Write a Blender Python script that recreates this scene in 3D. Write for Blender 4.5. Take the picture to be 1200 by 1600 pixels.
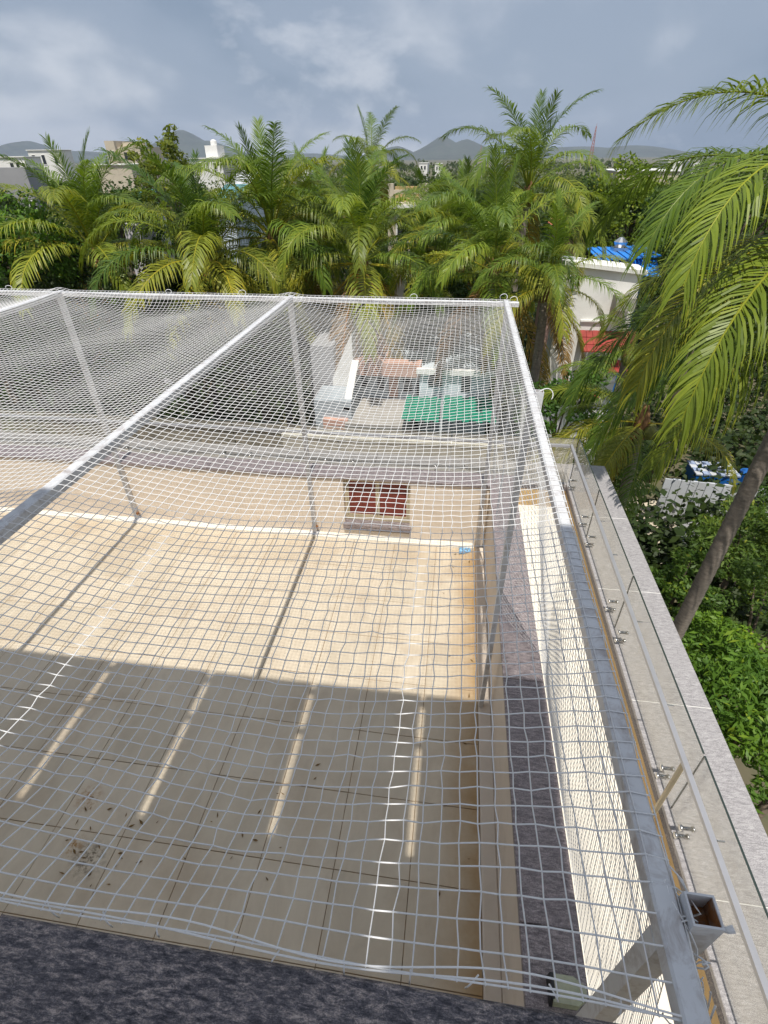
import bpy, math, random
import numpy as np
from mathutils import Matrix, Vector

# ------------------------------------------------------------------ camera, sky, sun, exposure
scene = bpy.context.scene
for o in list(bpy.data.objects):
    bpy.data.objects.remove(o)
COL = scene.collection
R = math.radians
CAM = np.array([0.0, 0.0, 4.3])
FPX = 795.5                                   # focal length in pixels of a 1200 px wide picture
PITCH, ROLL, YAW = R(34.888), R(-0.562), R(-8.032)


def cam_axes():
    f = np.array([math.sin(YAW) * math.cos(PITCH), math.cos(YAW) * math.cos(PITCH), -math.sin(PITCH)])
    r = np.array([math.cos(YAW), -math.sin(YAW), 0.0])
    u = np.cross(r, f)
    return (math.cos(ROLL) * r + math.sin(ROLL) * u, -math.sin(ROLL) * r + math.cos(ROLL) * u, f)


AX = cam_axes()
cd = bpy.data.cameras.new('camera')
cd.sensor_fit = 'HORIZONTAL'
cd.sensor_width = 36.0
cd.lens = 36.0 * FPX / 1200.0
cd.clip_start = 0.02
cd.clip_end = 30000.0
camo = bpy.data.objects.new('camera', cd)
COL.objects.link(camo)
camo.matrix_world = Matrix(((AX[0][0], AX[1][0], -AX[2][0], CAM[0]),
                            (AX[0][1], AX[1][1], -AX[2][1], CAM[1]),
                            (AX[0][2], AX[1][2], -AX[2][2], CAM[2]),
                            (0, 0, 0, 1)))
scene.camera = camo

SUN_EL = 66.0
world = bpy.data.worlds.new('World')
scene.world = world
world.use_nodes = True
wn, wl = world.node_tree.nodes, world.node_tree.links
wn.clear()
w_out = wn.new('ShaderNodeOutputWorld')
w_bg = wn.new('ShaderNodeBackground')
w_bg.inputs['Strength'].default_value = 0.1
w_sky = wn.new('ShaderNodeTexSky')
w_sky.sky_type = 'NISHITA'
w_sky.sun_disc = False
w_sky.sun_elevation = R(SUN_EL)
w_sky.sun_rotation = R(180.0)
w_sky.air_density = 1.0
w_sky.dust_density = 2.0
# a deck of monsoon cloud over the blue: the same noise goes round the whole sky
w_tc = wn.new('ShaderNodeTexCoord')
w_sep = wn.new('ShaderNodeSeparateXYZ')
SKY_ROT = 225.0
w_rot = wn.new('ShaderNodeMapping')
w_rot.inputs['Rotation'].default_value = (0, 0, R(SKY_ROT))
wl.new(w_tc.outputs['Generated'], w_rot.inputs['Vector'])
wl.new(w_rot.outputs[0], w_sep.inputs[0])


def wmath(op, a, b=None, c=None):
    n = wn.new('ShaderNodeMath')
    n.operation = op
    for k, v in enumerate((a, b, c)):
        if v is None:
            continue
        if isinstance(v, (int, float)):
            n.inputs[k].default_value = v
        else:
            wl.new(v, n.inputs[k])
    return n.outputs[0]


SKY_OFF = (8.1, 6.2, 0.0)
PUFF_OFF = (2.2, 8.4, 0.0)
zc = wmath('ADD', wmath('ABSOLUTE', w_sep.outputs['Z']), 0.42)
w_cmb = wn.new('ShaderNodeCombineXYZ')
wl.new(wmath('DIVIDE', w_sep.outputs['X'], zc), w_cmb.inputs[0])
wl.new(wmath('DIVIDE', w_sep.outputs['Y'], zc), w_cmb.inputs[1])


def wnoise(scale, detail, rough, dist, off):
    mp = wn.new('ShaderNodeMapping')
    mp.inputs['Location'].default_value = off
    wl.new(w_cmb.outputs[0], mp.inputs['Vector'])
    n = wn.new('ShaderNodeTexNoise')
    n.inputs['Scale'].default_value = scale
    n.inputs['Detail'].default_value = detail
    n.inputs['Roughness'].default_value = rough
    n.inputs['Distortion'].default_value = dist
    wl.new(mp.outputs[0], n.inputs['Vector'])
    return n.outputs['Fac']


def wramp(fac, stops, interp='EASE'):
    r = wn.new('ShaderNodeValToRGB')
    r.color_ramp.interpolation = interp
    while len(r.color_ramp.elements) < len(stops):
        r.color_ramp.elements.new(0.5)
    for e, (p, c) in zip(r.color_ramp.elements, stops):
        e.position = p
        e.color = (*c, 1.0)
    wl.new(fac, r.inputs[0])
    return r.outputs['Color']


big = wnoise(0.8, 4, 0.5, 0.3, SKY_OFF)
fine = wnoise(2.6, 7, 0.55, 0.3, (0.7, 5.2, 0.0))
puff = wnoise(1.7, 7, 0.58, 0.3, PUFF_OFF)
body = wmath('ADD', wmath('MULTIPLY', big, 0.8), wmath('MULTIPLY', fine, 0.2))
CLOUD = wramp(body, [(0.37, (2.1, 2.85, 3.95)), (0.485, (3.4, 4.1, 5.2)), (0.58, (7.6, 7.9, 8.5))])
w_mix = wn.new('ShaderNodeMixRGB')
wl.new(wmath('MULTIPLY', wmath('SMOOTH_MIN', wmath('MAXIMUM', wmath('SUBTRACT', puff, 0.585), 0.0), 0.1, 0.02), 4.5), w_mix.inputs[0])
wl.new(CLOUD, w_mix.inputs[1])
w_mix.inputs[2].default_value = (10.5, 10.5, 10.8, 1)
w_mix2 = wn.new('ShaderNodeMixRGB')
w_mix2.inputs[0].default_value = 0.86
wl.new(w_sky.outputs[0], w_mix2.inputs[1])
wl.new(w_mix.outputs[0], w_mix2.inputs[2])
wl.new(w_mix2.outputs[0], w_bg.inputs['Color'])
wl.new(w_bg.outputs[0], w_out.inputs['Surface'])

sd = bpy.data.lights.new('sun', 'SUN')
sd.energy = 4.9
sd.angle = R(0.5)
sd.color = (1.0, 0.95, 0.87)
suno = bpy.data.objects.new('sun', sd)
COL.objects.link(suno)
SUN_TO = Vector((0.0, -math.cos(R(SUN_EL)), math.sin(R(SUN_EL))))
suno.rotation_euler = (-SUN_TO).to_track_quat('-Z', 'Y').to_euler()
suno.location = (0, -20, 45)

vs = scene.view_settings
vs.view_transform = 'Standard'
vs.look = 'None'
vs.exposure = 0.0
vs.gamma = 1.0
vs.use_curve_mapping = False
scene.cycles.max_bounces = 8
scene.cycles.transparent_max_bounces = 16
scene.cycles.volume_bounces = 0

# ------------------------------------------------------------------ helpers
GROUND = -9.5
rng = np.random.default_rng(7)
ORG = {}


def ray(u, v):
    return AX[0] * (u - 600) / FPX - AX[1] * (v - 800) / FPX + AX[2]


def at(u, v, y):
    d = ray(u, v)
    return CAM + d * (y - CAM[1]) / d[1]


def atz(u, v, z):
    d = ray(u, v)
    return CAM + d * (z - CAM[2]) / d[2]


def mesh_np(name, V, Q, tint=None, smooth=False):
    """quads (or triangles) from arrays"""
    me = bpy.data.meshes.new(name)
    V = np.asarray(V, np.float32)
    Q = np.asarray(Q, np.int32)
    k = Q.shape[1]
    me.vertices.add(len(V))
    me.vertices.foreach_set('co', V.ravel())
    me.loops.add(Q.size)
    me.loops.foreach_set('vertex_index', Q.ravel())
    me.polygons.add(len(Q))
    me.polygons.foreach_set('loop_start', np.arange(0, Q.size, k, dtype=np.int32))
    if smooth:
        me.polygons.foreach_set('use_smooth', np.ones(len(Q), bool))
    me.update(calc_edges=True)
    if tint is not None:
        a = me.attributes.new('tint', 'FLOAT', 'FACE')
        a.data.foreach_set('value', np.asarray(tint, np.float32))
    return me


class MB:
    def __init__(s):
        s.v, s.f = [], []

    def box(s, x0, x1, y0, y1, z0, z1):
        b = len(s.v)
        s.v += [(x0, y0, z0), (x1, y0, z0), (x1, y1, z0), (x0, y1, z0), (x0, y0, z1), (x1, y0, z1), (x1, y1, z1), (x0, y1, z1)]
        s.f += [(b, b + 3, b + 2, b + 1), (b + 4, b + 5, b + 6, b + 7), (b, b + 1, b + 5, b + 4), (b + 1, b + 2, b + 6, b + 5),
                (b + 2, b + 3, b + 7, b + 6), (b + 3, b, b + 4, b + 7)]
        return s

    def cbox(s, x0, x1, y0, y1, z0, z1, c=0.004):
        """box with its top edges chamfered"""
        b = len(s.v)
        s.v += [(x0, y0, z0), (x1, y0, z0), (x1, y1, z0), (x0, y1, z0),
                (x0, y0, z1 - c), (x1, y0, z1 - c), (x1, y1, z1 - c), (x0, y1, z1 - c),
                (x0 + c, y0 + c, z1), (x1 - c, y0 + c, z1), (x1 - c, y1 - c, z1), (x0 + c, y1 - c, z1)]
        s.f += [(b, b + 3, b + 2, b + 1), (b + 8, b + 9, b + 10, b + 11)]
        for k in range(4):
            n = (k + 1) % 4
            s.f += [(b + k, b + n, b + 4 + n, b + 4 + k), (b + 4 + k, b + 4 + n, b + 8 + n, b + 8 + k)]
        return s

    def poly(s, pts):
        b = len(s.v)
        s.v += [tuple(p) for p in pts]
        s.f.append(tuple(range(b, b + len(pts))))
        return s

    def prism(s, pts, d):
        """polygon pts extruded by the vector d"""
        b = len(s.v)
        n = len(pts)
        s.v += [tuple(p) for p in pts] + [tuple(np.add(p, d)) for p in pts]
        s.f += [tuple(range(b + n - 1, b - 1, -1)), tuple(range(b + n, b + 2 * n))]
        for k in range(n):
            m = (k + 1) % n
            s.f.append((b + k, b + m, b + n + m, b + n + k))
        return s

    def tube(s, pts, rad, n=6, cap=True):
        pts = [np.array(p, float) for p in pts]
        if isinstance(rad, (int, float)):
            rad = [rad] * len(pts)
        b = len(s.v)
        ref = None
        for i, p in enumerate(pts):
            t = pts[min(i + 1, len(pts) - 1)] - pts[max(i - 1, 0)]
            t = t / (np.linalg.norm(t) + 1e-12)
            if ref is None:
                ref = np.array([0, 0, 1.0]) if abs(t[2]) < 0.9 else np.array([1.0, 0, 0])
            a = np.cross(t, ref)
            a /= np.linalg.norm(a) + 1e-12
            c = np.cross(a, t)
            ref = c
            for k in range(n):
                w = 2 * math.pi * k / n
                s.v.append(tuple(p + rad[i] * (math.cos(w) * a + math.sin(w) * c)))
        for i in range(len(pts) - 1):
            for k in range(n):
                m = (k + 1) % n
                s.f.append((b + i * n + k, b + i * n + m, b + (i + 1) * n + m, b + (i + 1) * n + k))
        if cap:
            s.f.append(tuple(b + k for k in range(n - 1, -1, -1)))
            e = b + (len(pts) - 1) * n
            s.f.append(tuple(e + k for k in range(n)))
        return s

    def build(s, name, mat, parent=None, smooth=False):
        off = np.array(ORG[parent.name]) if parent is not None else np.zeros(3)
        me = bpy.data.meshes.new(name)
        me.from_pydata([tuple(np.array(p) - off) for p in s.v], [], s.f)
        me.update()
        if smooth:
            me.polygons.foreach_set('use_smooth', np.ones(len(me.polygons), bool))
        return link(name, me, mat, parent)


def link(name, me, mat, parent=None, loc=None):
    o = bpy.data.objects.new(name, me)
    COL.objects.link(o)
    if mat is not None and not me.materials:
        me.materials.append(mat)
    if parent is not None:
        o.parent = parent
        ORG[o.name] = ORG[parent.name]
    else:
        ORG[o.name] = (0.0, 0.0, 0.0)
    if loc is not None:
        o.location = loc
    return o


def tag(o, label, cat, group=None):
    o['label'] = label
    o['category'] = cat
    if group:
        o['group'] = group
    return o


def struct(o, kind='structure'):
    o['kind'] = kind
    return o


def thing(name, label, cat, loc=(0, 0, 0), group=None):
    o = bpy.data.objects.new(name, None)
    o.empty_display_size = 0.2
    COL.objects.link(o)
    o.location = tuple(float(x) for x in loc)
    ORG[o.name] = tuple(float(x) for x in loc)
    return tag(o, label, cat, group)


# ------------------------------------------------------------------ materials
def nodes_of(name):
    m = bpy.data.materials.new(name)
    m.use_nodes = True
    nt = m.node_tree
    return m, nt.nodes, nt.links, nt.nodes['Principled BSDF']


def N(nd, lk, kind, **kw):
    n = nd.new(kind)
    for k, v in kw.items():
        if k.startswith('_'):
            setattr(n, k[1:], v)
        else:
            key = k.replace('__', ' ')
            if hasattr(v, 'is_linked') or isinstance(v, bpy.types.NodeSocket):
                lk.new(v, n.inputs[key])
            else:
                n.inputs[key].default_value = v
    return n


def ramp(nd, lk, fac, stops):
    r = nd.new('ShaderNodeValToRGB')
    while len(r.color_ramp.elements) < len(stops):
        r.color_ramp.elements.new(0.5)
    for e, (p, c) in zip(r.color_ramp.elements, stops):
        e.position = p
        e.color = (*c, 1.0) if len(c) == 3 else c
    lk.new(fac, r.inputs[0])
    return r.outputs['Color']


def mixc(nd, lk, fac, a, b, mode='MIX'):
    n = nd.new('ShaderNodeMixRGB')
    n.blend_type = mode
    for k, v in ((0, fac), (1, a), (2, b)):
        if isinstance(v, bpy.types.NodeSocket):
            lk.new(v, n.inputs[k])
        elif isinstance(v, (int, float)):
            n.inputs[k].default_value = v
        else:
            n.inputs[k].default_value = (*v, 1.0)
    return n.outputs[0]


def bump(nd, lk, bs, height, strength, dist=0.01):
    b = nd.new('ShaderNodeBump')
    b.inputs['Strength'].default_value = strength
    b.inputs['Distance'].default_value = dist
    lk.new(height, b.inputs['Height'])
    lk.new(b.outputs[0], bs.inputs['Normal'])


def paint(name, col, rough=0.6, var=0.2, scale=3.0, bs_=60.0, bmp=0.15, metal=0.0, dirt=None, dirt_amt=0.35, spec=0.4):
    """plain coat with blotches, fine relief and, if given, dirt of its own shape"""
    m, nd, lk, b = nodes_of(name)
    g = nd.new('ShaderNodeNewGeometry')
    n1 = N(nd, lk, 'ShaderNodeTexNoise', Vector=g.outputs['Position'], Scale=scale, Detail=6.0, Roughness=0.6)
    n2 = N(nd, lk, 'ShaderNodeTexNoise', Vector=g.outputs['Position'], Scale=bs_, Detail=4.0, Roughness=0.6)
    lo = tuple(c * (1 - var) for c in col)
    hi = tuple(min(1.0, c * (1 + var)) for c in col)
    c = ramp(nd, lk, n1.outputs['Fac'], [(0.3, lo), (0.7, hi)])
    if dirt is not None:
        n3 = N(nd, lk, 'ShaderNodeTexNoise', Vector=g.outputs['Position'], Scale=scale * 2.3, Detail=8.0, Roughness=0.7, Distortion=0.6)
        f = ramp(nd, lk, n3.outputs['Fac'], [(0.48, (0, 0, 0)), (0.75, (dirt_amt,) * 3)])
        c = mixc(nd, lk, f, c, dirt)
    lk.new(c, b.inputs['Base Color'])
    b.inputs['Roughness'].default_value = rough
    b.inputs['Metallic'].default_value = metal
    b.inputs['Specular IOR Level'].default_value = spec
    if bmp:
        bump(nd, lk, b, n2.outputs['Fac'], bmp, 0.004)
    return m


def granite(name, dark, mid, light, scale=1.0, stretch=(1.0, 4.0, 4.0), rough=0.45, speck=170.0):
    m, nd, lk, b = nodes_of(name)
    g = nd.new('ShaderNodeNewGeometry')
    mp = N(nd, lk, 'ShaderNodeMapping', Vector=g.outputs['Position'])
    mp.inputs['Scale'].default_value = stretch
    n1 = N(nd, lk, 'ShaderNodeTexNoise', Vector=mp.outputs[0], Scale=9.0 * scale, Detail=12.0, Roughness=0.82, Distortion=0.4)
    n2 = N(nd, lk, 'ShaderNodeTexNoise', Vector=g.outputs['Position'], Scale=speck, Detail=4.0, Roughness=0.7)
    n3 = N(nd, lk, 'ShaderNodeTexNoise', Vector=g.outputs['Position'], Scale=2.2, Detail=5.0, Roughness=0.6)
    c = ramp(nd, lk, n1.outputs['Fac'], [(0.40, dark), (0.5, mid), (0.62, light)])
    c = mixc(nd, lk, 0.75, c, ramp(nd, lk, n2.outputs['Fac'], [(0.36, (0.42,) * 3), (0.5, (0.95,) * 3), (0.66, (1.45,) * 3)]), 'MULTIPLY')
    c = mixc(nd, lk, ramp(nd, lk, n3.outputs['Fac'], [(0.45, (0, 0, 0)), (0.75, (0.4, 0.4, 0.4))]), c, mid)
    lk.new(c, b.inputs['Base Color'])
    lk.new(ramp(nd, lk, n2.outputs['Fac'], [(0.3, (rough - 0.12,) * 3), (0.7, (rough + 0.15,) * 3)]), b.inputs['Roughness'])
    b.inputs['Specular IOR Level'].default_value = 0.35
    bump(nd, lk, b, n2.outputs['Fac'], 0.25, 0.002)
    return m


def tile_mat():
    m, nd, lk, b = nodes_of('cream_floor_tile')
    g = nd.new('ShaderNodeNewGeometry')
    oi = nd.new('ShaderNodeObjectInfo')
    P = g.outputs['Position']
    mp = N(nd, lk, 'ShaderNodeMapping', Vector=P)
    mp.inputs['Scale'].default_value = (2.2, 1.0, 1.0)
    n1 = N(nd, lk, 'ShaderNodeTexNoise', Vector=mp.outputs[0], Scale=2.5, Detail=7.0, Roughness=0.65, Distortion=0.5)
    n2 = N(nd, lk, 'ShaderNodeTexNoise', Vector=P, Scale=1.3, Detail=7.0, Roughness=0.66)
    n3 = N(nd, lk, 'ShaderNodeTexNoise', Vector=P, Scale=26.0, Detail=5.0, Roughness=0.7)
    c = ramp(nd, lk, n1.outputs['Fac'], [(0.3, (0.545, 0.47, 0.36)), (0.5, (0.605, 0.525, 0.405)), (0.72, (0.645, 0.57, 0.445))])
    # every tile a little different
    c = mixc(nd, lk, 1.0, c, ramp(nd, lk, oi.outputs['Random'], [(0.0, (0.945, 0.94, 0.93)), (1.0, (1.035, 1.03, 1.03))]), 'MULTIPLY')
    # rusty water stain that runs along the foot of the right wall
    sp = nd.new('ShaderNodeSeparateXYZ')
    lk.new(P, sp.inputs[0])
    mr = N(nd, lk, 'ShaderNodeMapRange', Value=sp.outputs['X'])
    mr.inputs['From Min'].default_value = 0.12
    mr.inputs['From Max'].default_value = 0.44
    a = nd.new('ShaderNodeMath')
    a.operation = 'MULTIPLY'
    lk.new(mr.outputs[0], a.inputs[0])
    lk.new(ramp(nd, lk, n2.outputs['Fac'], [(0.3, (0.25,) * 3), (0.6, (1.0,) * 3)]), a.inputs[1])
    c = mixc(nd, lk, a.outputs[0], c, (0.37, 0.22, 0.075))
    # loose dirt
    c = mixc(nd, lk, ramp(nd, lk, n2.outputs['Fac'], [(0.48, (0, 0, 0)), (0.75, (0.55,) * 3)]), c, (0.38, 0.28, 0.18))
    c = mixc(nd, lk, ramp(nd, lk, n3.outputs['Fac'], [(0.68, (0, 0, 0)), (0.80, (0.5,) * 3)]), c, (0.22, 0.15, 0.09))
    # two old rust and soot spills
    for (sx, sy, sr, scol) in ((-2.72, 1.74, 0.13, (0.33, 0.15, 0.03)), (-2.45, 1.33, 0.17, (0.10, 0.075, 0.045)), (-2.62, 1.40, 0.10, (0.34, 0.17, 0.04))):
        dn = nd.new('ShaderNodeVectorMath')
        dn.operation = 'DISTANCE'
        lk.new(P, dn.inputs[0])
        dn.inputs[1].default_value = (sx, sy, 0.0)
        m3 = N(nd, lk, 'ShaderNodeMapRange', Value=dn.outputs['Value'])
        m3.inputs['From Min'].default_value = sr
        m3.inputs['From Max'].default_value = 0.0
        m4 = nd.new('ShaderNodeMath')
        m4.operation = 'MULTIPLY'
        lk.new(m3.outputs[0], m4.inputs[0])
        lk.new(ramp(nd, lk, n3.outputs['Fac'], [(0.45, (0, 0, 0)), (0.62, (1.3,) * 3)]), m4.inputs[1])
        c = mixc(nd, lk, m4.outputs[0], c, scol)
    lk.new(c, b.inputs['Base Color'])
    b.inputs['Roughness'].default_value = 0.55
    b.inputs['Specular IOR Level'].default_value = 0.3
    bump(nd, lk, b, n3.outputs['Fac'], 0.06, 0.003)
    return m


def leaf_mat(name, trans=0.32, rough=0.5, spec=0.25):
    """leaf colour comes from the object's own colour, varied leaf by leaf"""
    m, nd, lk, b = nodes_of(name)
    oi = nd.new('ShaderNodeObjectInfo')
    at_ = nd.new('ShaderNodeAttribute')
    at_.attribute_name = 'tint'
    c = mixc(nd, lk, 1.0, oi.outputs['Color'], ramp(nd, lk, at_.outputs['Fac'], [(0.0, (0.55, 0.62, 0.6)), (0.5, (1.0, 1.0, 1.0)), (0.88, (1.45, 1.3, 1.0)), (1.0, (2.3, 1.6, 1.0))]), 'MULTIPLY')
    lk.new(c, b.inputs['Base Color'])
    b.inputs['Roughness'].default_value = rough
    b.inputs['Specular IOR Level'].default_value = spec
    tr = nd.new('ShaderNodeBsdfTranslucent')
    lk.new(mixc(nd, lk, 1.0, c, (1.5, 1.5, 0.6), 'MULTIPLY'), tr.inputs['Color'])
    mx = nd.new('ShaderNodeMixShader')
    mx.inputs[0].default_value = trans
    lk.new(b.outputs[0], mx.inputs[1])
    lk.new(tr.outputs[0], mx.inputs[2])
    lk.new(mx.outputs[0], nd['Material Output'].inputs['Surface'])
    return m


def glass_mat(name, tint=(0.955, 0.96, 0.945), dirt=0.16, dirtcol=(0.72, 0.66, 0.56)):
    m, nd, lk, b = nodes_of(name)
    nd.remove(b)
    t = nd.new('ShaderNodeBsdfTransparent')
    t.inputs[0].default_value = (*tint, 1)
    gl = nd.new('ShaderNodeBsdfGlossy')
    gl.inputs['Roughness'].default_value = 0.02
    df = nd.new('ShaderNodeBsdfDiffuse')
    df.inputs['Color'].default_value = (*dirtcol, 1)
    g = nd.new('ShaderNodeNewGeometry')
    n1 = N(nd, lk, 'ShaderNodeTexNoise', Vector=g.outputs['Position'], Scale=3.0, Detail=8.0, Roughness=0.7)
    m1 = nd.new('ShaderNodeMixShader')
    lk.new(ramp(nd, lk, n1.outputs['Fac'], [(0.3, (dirt * 0.5,) * 3), (0.75, (dirt * 1.6,) * 3)]), m1.inputs[0])
    lk.new(t.outputs[0], m1.inputs[1])
    lk.new(df.outputs[0], m1.inputs[2])
    m2 = nd.new('ShaderNodeMixShader')
    m2.inputs[0].default_value = 0.05
    lk.new(m1.outputs[0], m2.inputs[1])
    lk.new(gl.outputs[0], m2.inputs[2])
    lk.new(m2.outputs[0], nd['Material Output'].inputs['Surface'])
    return m


def cord_mat():
    m, nd, lk, b = nodes_of('white_nylon_cord')
    g = nd.new('ShaderNodeNewGeometry')
    n1 = N(nd, lk, 'ShaderNodeTexNoise', Vector=g.outputs['Position'], Scale=9.0, Detail=3.0)
    lk.new(ramp(nd, lk, n1.outputs['Fac'], [(0.3, (0.93, 0.93, 0.93)), (0.7, (0.97, 0.97, 0.97))]), b.inputs['Base Color'])
    b.inputs['Roughness'].default_value = 0.45
    tr = nd.new('ShaderNodeBsdfTranslucent')
    tr.inputs['Color'].default_value = (0.85, 0.86, 0.88, 1)
    mx = nd.new('ShaderNodeMixShader')
    mx.inputs[0].default_value = 0.25
    lk.new(b.outputs[0], mx.inputs[1])
    lk.new(tr.outputs[0], mx.inputs[2])
    lk.new(mx.outputs[0], nd['Material Output'].inputs['Surface'])
    return m


def bark_mat(name, a, b_, ring=0.0):
    m, nd, lk, b = nodes_of(name)
    g = nd.new('ShaderNodeNewGeometry')
    mp = N(nd, lk, 'ShaderNodeMapping', Vector=g.outputs['Position'])
    mp.inputs['Scale'].default_value = (1, 1, 2.5)
    n1 = N(nd, lk, 'ShaderNodeTexNoise', Vector=mp.outputs[0], Scale=9.0, Detail=8.0, Roughness=0.7)
    c = ramp(nd, lk, n1.outputs['Fac'], [(0.3, a), (0.7, b_)])
    lk.new(c, b.inputs['Base Color'])
    b.inputs['Roughness'].default_value = 0.85
    b.inputs['Specular IOR Level'].default_value = 0.2
    bump(nd, lk, b, n1.outputs['Fac'], 0.6, 0.02)
    return m


MAT = {}
MAT['granite'] = granite('purple_grey_granite', (0.11, 0.09, 0.095), (0.235, 0.198, 0.20), (0.40, 0.345, 0.335), 1.6)
MAT['granite_ledge'] = granite('lilac_grey_granite', (0.225, 0.215, 0.22), (0.34, 0.325, 0.33), (0.47, 0.455, 0.455), 1.8)
MAT['granite_dark'] = granite('blue_black_granite', (0.025, 0.025, 0.034), (0.115, 0.108, 0.122), (0.46, 0.39, 0.36), 12.0, (0.32, 1.1, 1.0), 0.6, 330.0)
MAT['tile'] = tile_mat()
MAT['grout'] = paint('brown_grout', (0.27, 0.19, 0.115), 0.9, 0.3, 6)
MAT['wall'] = paint('cream_plaster', (0.66, 0.575, 0.48), 0.8, 0.07, 1.6, 45, 0.2, dirt=(0.45, 0.36, 0.26), dirt_amt=0.3)
MAT['walk'] = paint('pale_cream_tile', (0.80, 0.76, 0.67), 0.7, 0.06, 2.0, 40, 0.1, dirt=(0.5, 0.42, 0.3), dirt_amt=0.25)
MAT['brown'] = paint('brown_stained_plaster', (0.46, 0.32, 0.15), 0.8, 0.15, 3.0, 40, 0.2)
MAT['steel'] = paint('grey_painted_steel', (0.60, 0.61, 0.63), 0.42, 0.07, 7.0, 90, 0.06, dirt=(0.19, 0.13, 0.10), dirt_amt=0.7)
MAT['postmat'] = paint('weathered_grey_steel', (0.66, 0.66, 0.67), 0.5, 0.12, 6.0, 90, 0.08, dirt=(0.17, 0.12, 0.08), dirt_amt=0.5)
MAT['rust'] = paint('rusty_steel', (0.25, 0.10, 0.03), 0.8, 0.4, 14.0, 80, 0.3, dirt=(0.24, 0.25, 0.23), dirt_amt=0.9)
MAT['chrome'] = paint('brushed_stainless', (0.62, 0.62, 0.62), 0.25, 0.05, 8, 120, 0.02, metal=1.0)
MAT['rail'] = paint('grey_steel_rail', (0.38, 0.385, 0.41), 0.35, 0.05, 5, 120, 0.03, metal=0.4)
MAT['black'] = paint('black_plastic', (0.02, 0.02, 0.02), 0.5, 0.2)
MAT['glass'] = glass_mat('dusty_clear_glass')
MAT['glass_edge'] = paint('dark_glass_edge', (0.03, 0.045, 0.04), 0.2, 0.1)
MAT['lampglass'] = glass_mat('greenish_frosted_glass', (0.8, 0.85, 0.7), 0.5, (0.62, 0.63, 0.45))
MAT['cord'] = cord_mat()
MAT['shutter'] = paint('maroon_painted_wood', (0.17, 0.032, 0.022), 0.5, 0.15, 9, 60, 0.15)
MAT['frame'] = paint('beige_painted_frame', (0.50, 0.43, 0.30), 0.6, 0.1, 6, 50, 0.1, dirt=(0.3, 0.22, 0.15))
MAT['concrete'] = paint('raw_concrete', (0.36, 0.34, 0.31), 0.9, 0.15, 1.2, 40, 0.3, dirt=(0.15, 0.13, 0.11))
MAT['white'] = paint('white_wall_paint', (0.78, 0.77, 0.74), 0.75, 0.05, 0.7, 30, 0.1, dirt=(0.42, 0.40, 0.36), dirt_amt=0.3)
MAT['bluewhite'] = paint('pale_blue_wall_paint', (0.60, 0.67, 0.72), 0.75, 0.06, 0.7, 30, 0.1, dirt=(0.36, 0.36, 0.36), dirt_amt=0.4)
MAT['bluegrey'] = paint('blue_grey_wall_paint', (0.38, 0.42, 0.45), 0.8, 0.15, 0.9, 30, 0.1, dirt=(0.2, 0.2, 0.2), dirt_amt=0.6)
MAT['beige'] = paint('beige_wall_paint', (0.56, 0.49, 0.38), 0.8, 0.06, 0.5, 30, 0.1, dirt=(0.3, 0.25, 0.2), dirt_amt=0.4)
MAT['grey'] = paint('grey_wall_paint', (0.30, 0.30, 0.31), 0.8, 0.08, 0.4, 30, 0.1)
MAT['lilac'] = paint('pale_lilac_wall_paint', (0.58, 0.55, 0.60), 0.8, 0.06, 0.7, 30, 0.1)
MAT['terracotta'] = paint('terracotta_tile', (0.46, 0.125, 0.07), 0.75, 0.25, 2.5, 40, 0.2)
MAT['redtile'] = paint('dark_red_roof_tile', (0.30, 0.045, 0.035), 0.7, 0.25, 2.5, 40, 0.2)
MAT['salmon'] = paint('salmon_paint', (0.52, 0.32, 0.25), 0.8, 0.15, 1.5, 40, 0.2)
MAT['blue'] = paint('bright_blue_sheet', (0.02, 0.235, 0.74), 0.4, 0.08, 0.8, 30, 0.05)
MAT['bluedark'] = paint('blue_wall_sheet', (0.012, 0.12, 0.42), 0.5, 0.1, 0.8, 30, 0.05)
MAT['teal'] = paint('teal_sheet', (0.10, 0.25, 0.29), 0.5, 0.12, 0.8, 30, 0.1)
MAT['green'] = paint('green_tarpaulin', (0.012, 0.21, 0.13), 0.55, 0.25, 1.5, 30, 0.15)
MAT['pane'] = paint('dark_window_glass', (0.03, 0.035, 0.04), 0.12, 0.2, 1.0, 5, 0.0)
MAT['sheet'] = paint('white_corrugated_sheet', (0.55, 0.57, 0.60), 0.5, 0.1, 1.0, 30, 0.1, dirt=(0.3, 0.25, 0.2))
MAT['bluesheet'] = paint('blue_white_chequered_cover', (0.30, 0.36, 0.50), 0.5, 0.35, 5.0, 30, 0.1)
MAT['foil'] = paint('blue_foil_wrapper', (0.20, 0.42, 0.66), 0.3, 0.5, 30, 60, 0.3)
MAT['deadleaf'] = paint('dry_brown_leaf', (0.16, 0.095, 0.03), 0.8, 0.5, 30, 60, 0.2)
MAT['soil'] = paint('dusty_brown_soil', (0.13, 0.115, 0.07), 0.95, 0.3, 0.25, 6, 0.4, dirt=(0.05, 0.075, 0.025), dirt_amt=1.0)
MAT['mast'] = paint('red_white_mast_paint', (0.45, 0.20, 0.18), 0.6, 0.3, 0.08)
MAT['leaf'] = leaf_mat('tree_leaf')
MAT['frond'] = leaf_mat('palm_leaflet', 0.30, 0.42, 0.32)
MAT['hill'] = paint('scrub_covered_hillside', (0.05, 0.06, 0.04), 0.95, 0.35, 0.008, 0.05, 0.0, dirt=(0.11, 0.095, 0.08), dirt_amt=0.6)
MAT['bark'] = bark_mat('brown_bark', (0.07, 0.055, 0.04), (0.19, 0.15, 0.11))
MAT['palmbark'] = bark_mat('grey_ringed_palm_bark', (0.15, 0.125, 0.105), (0.30, 0.26, 0.22))
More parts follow.
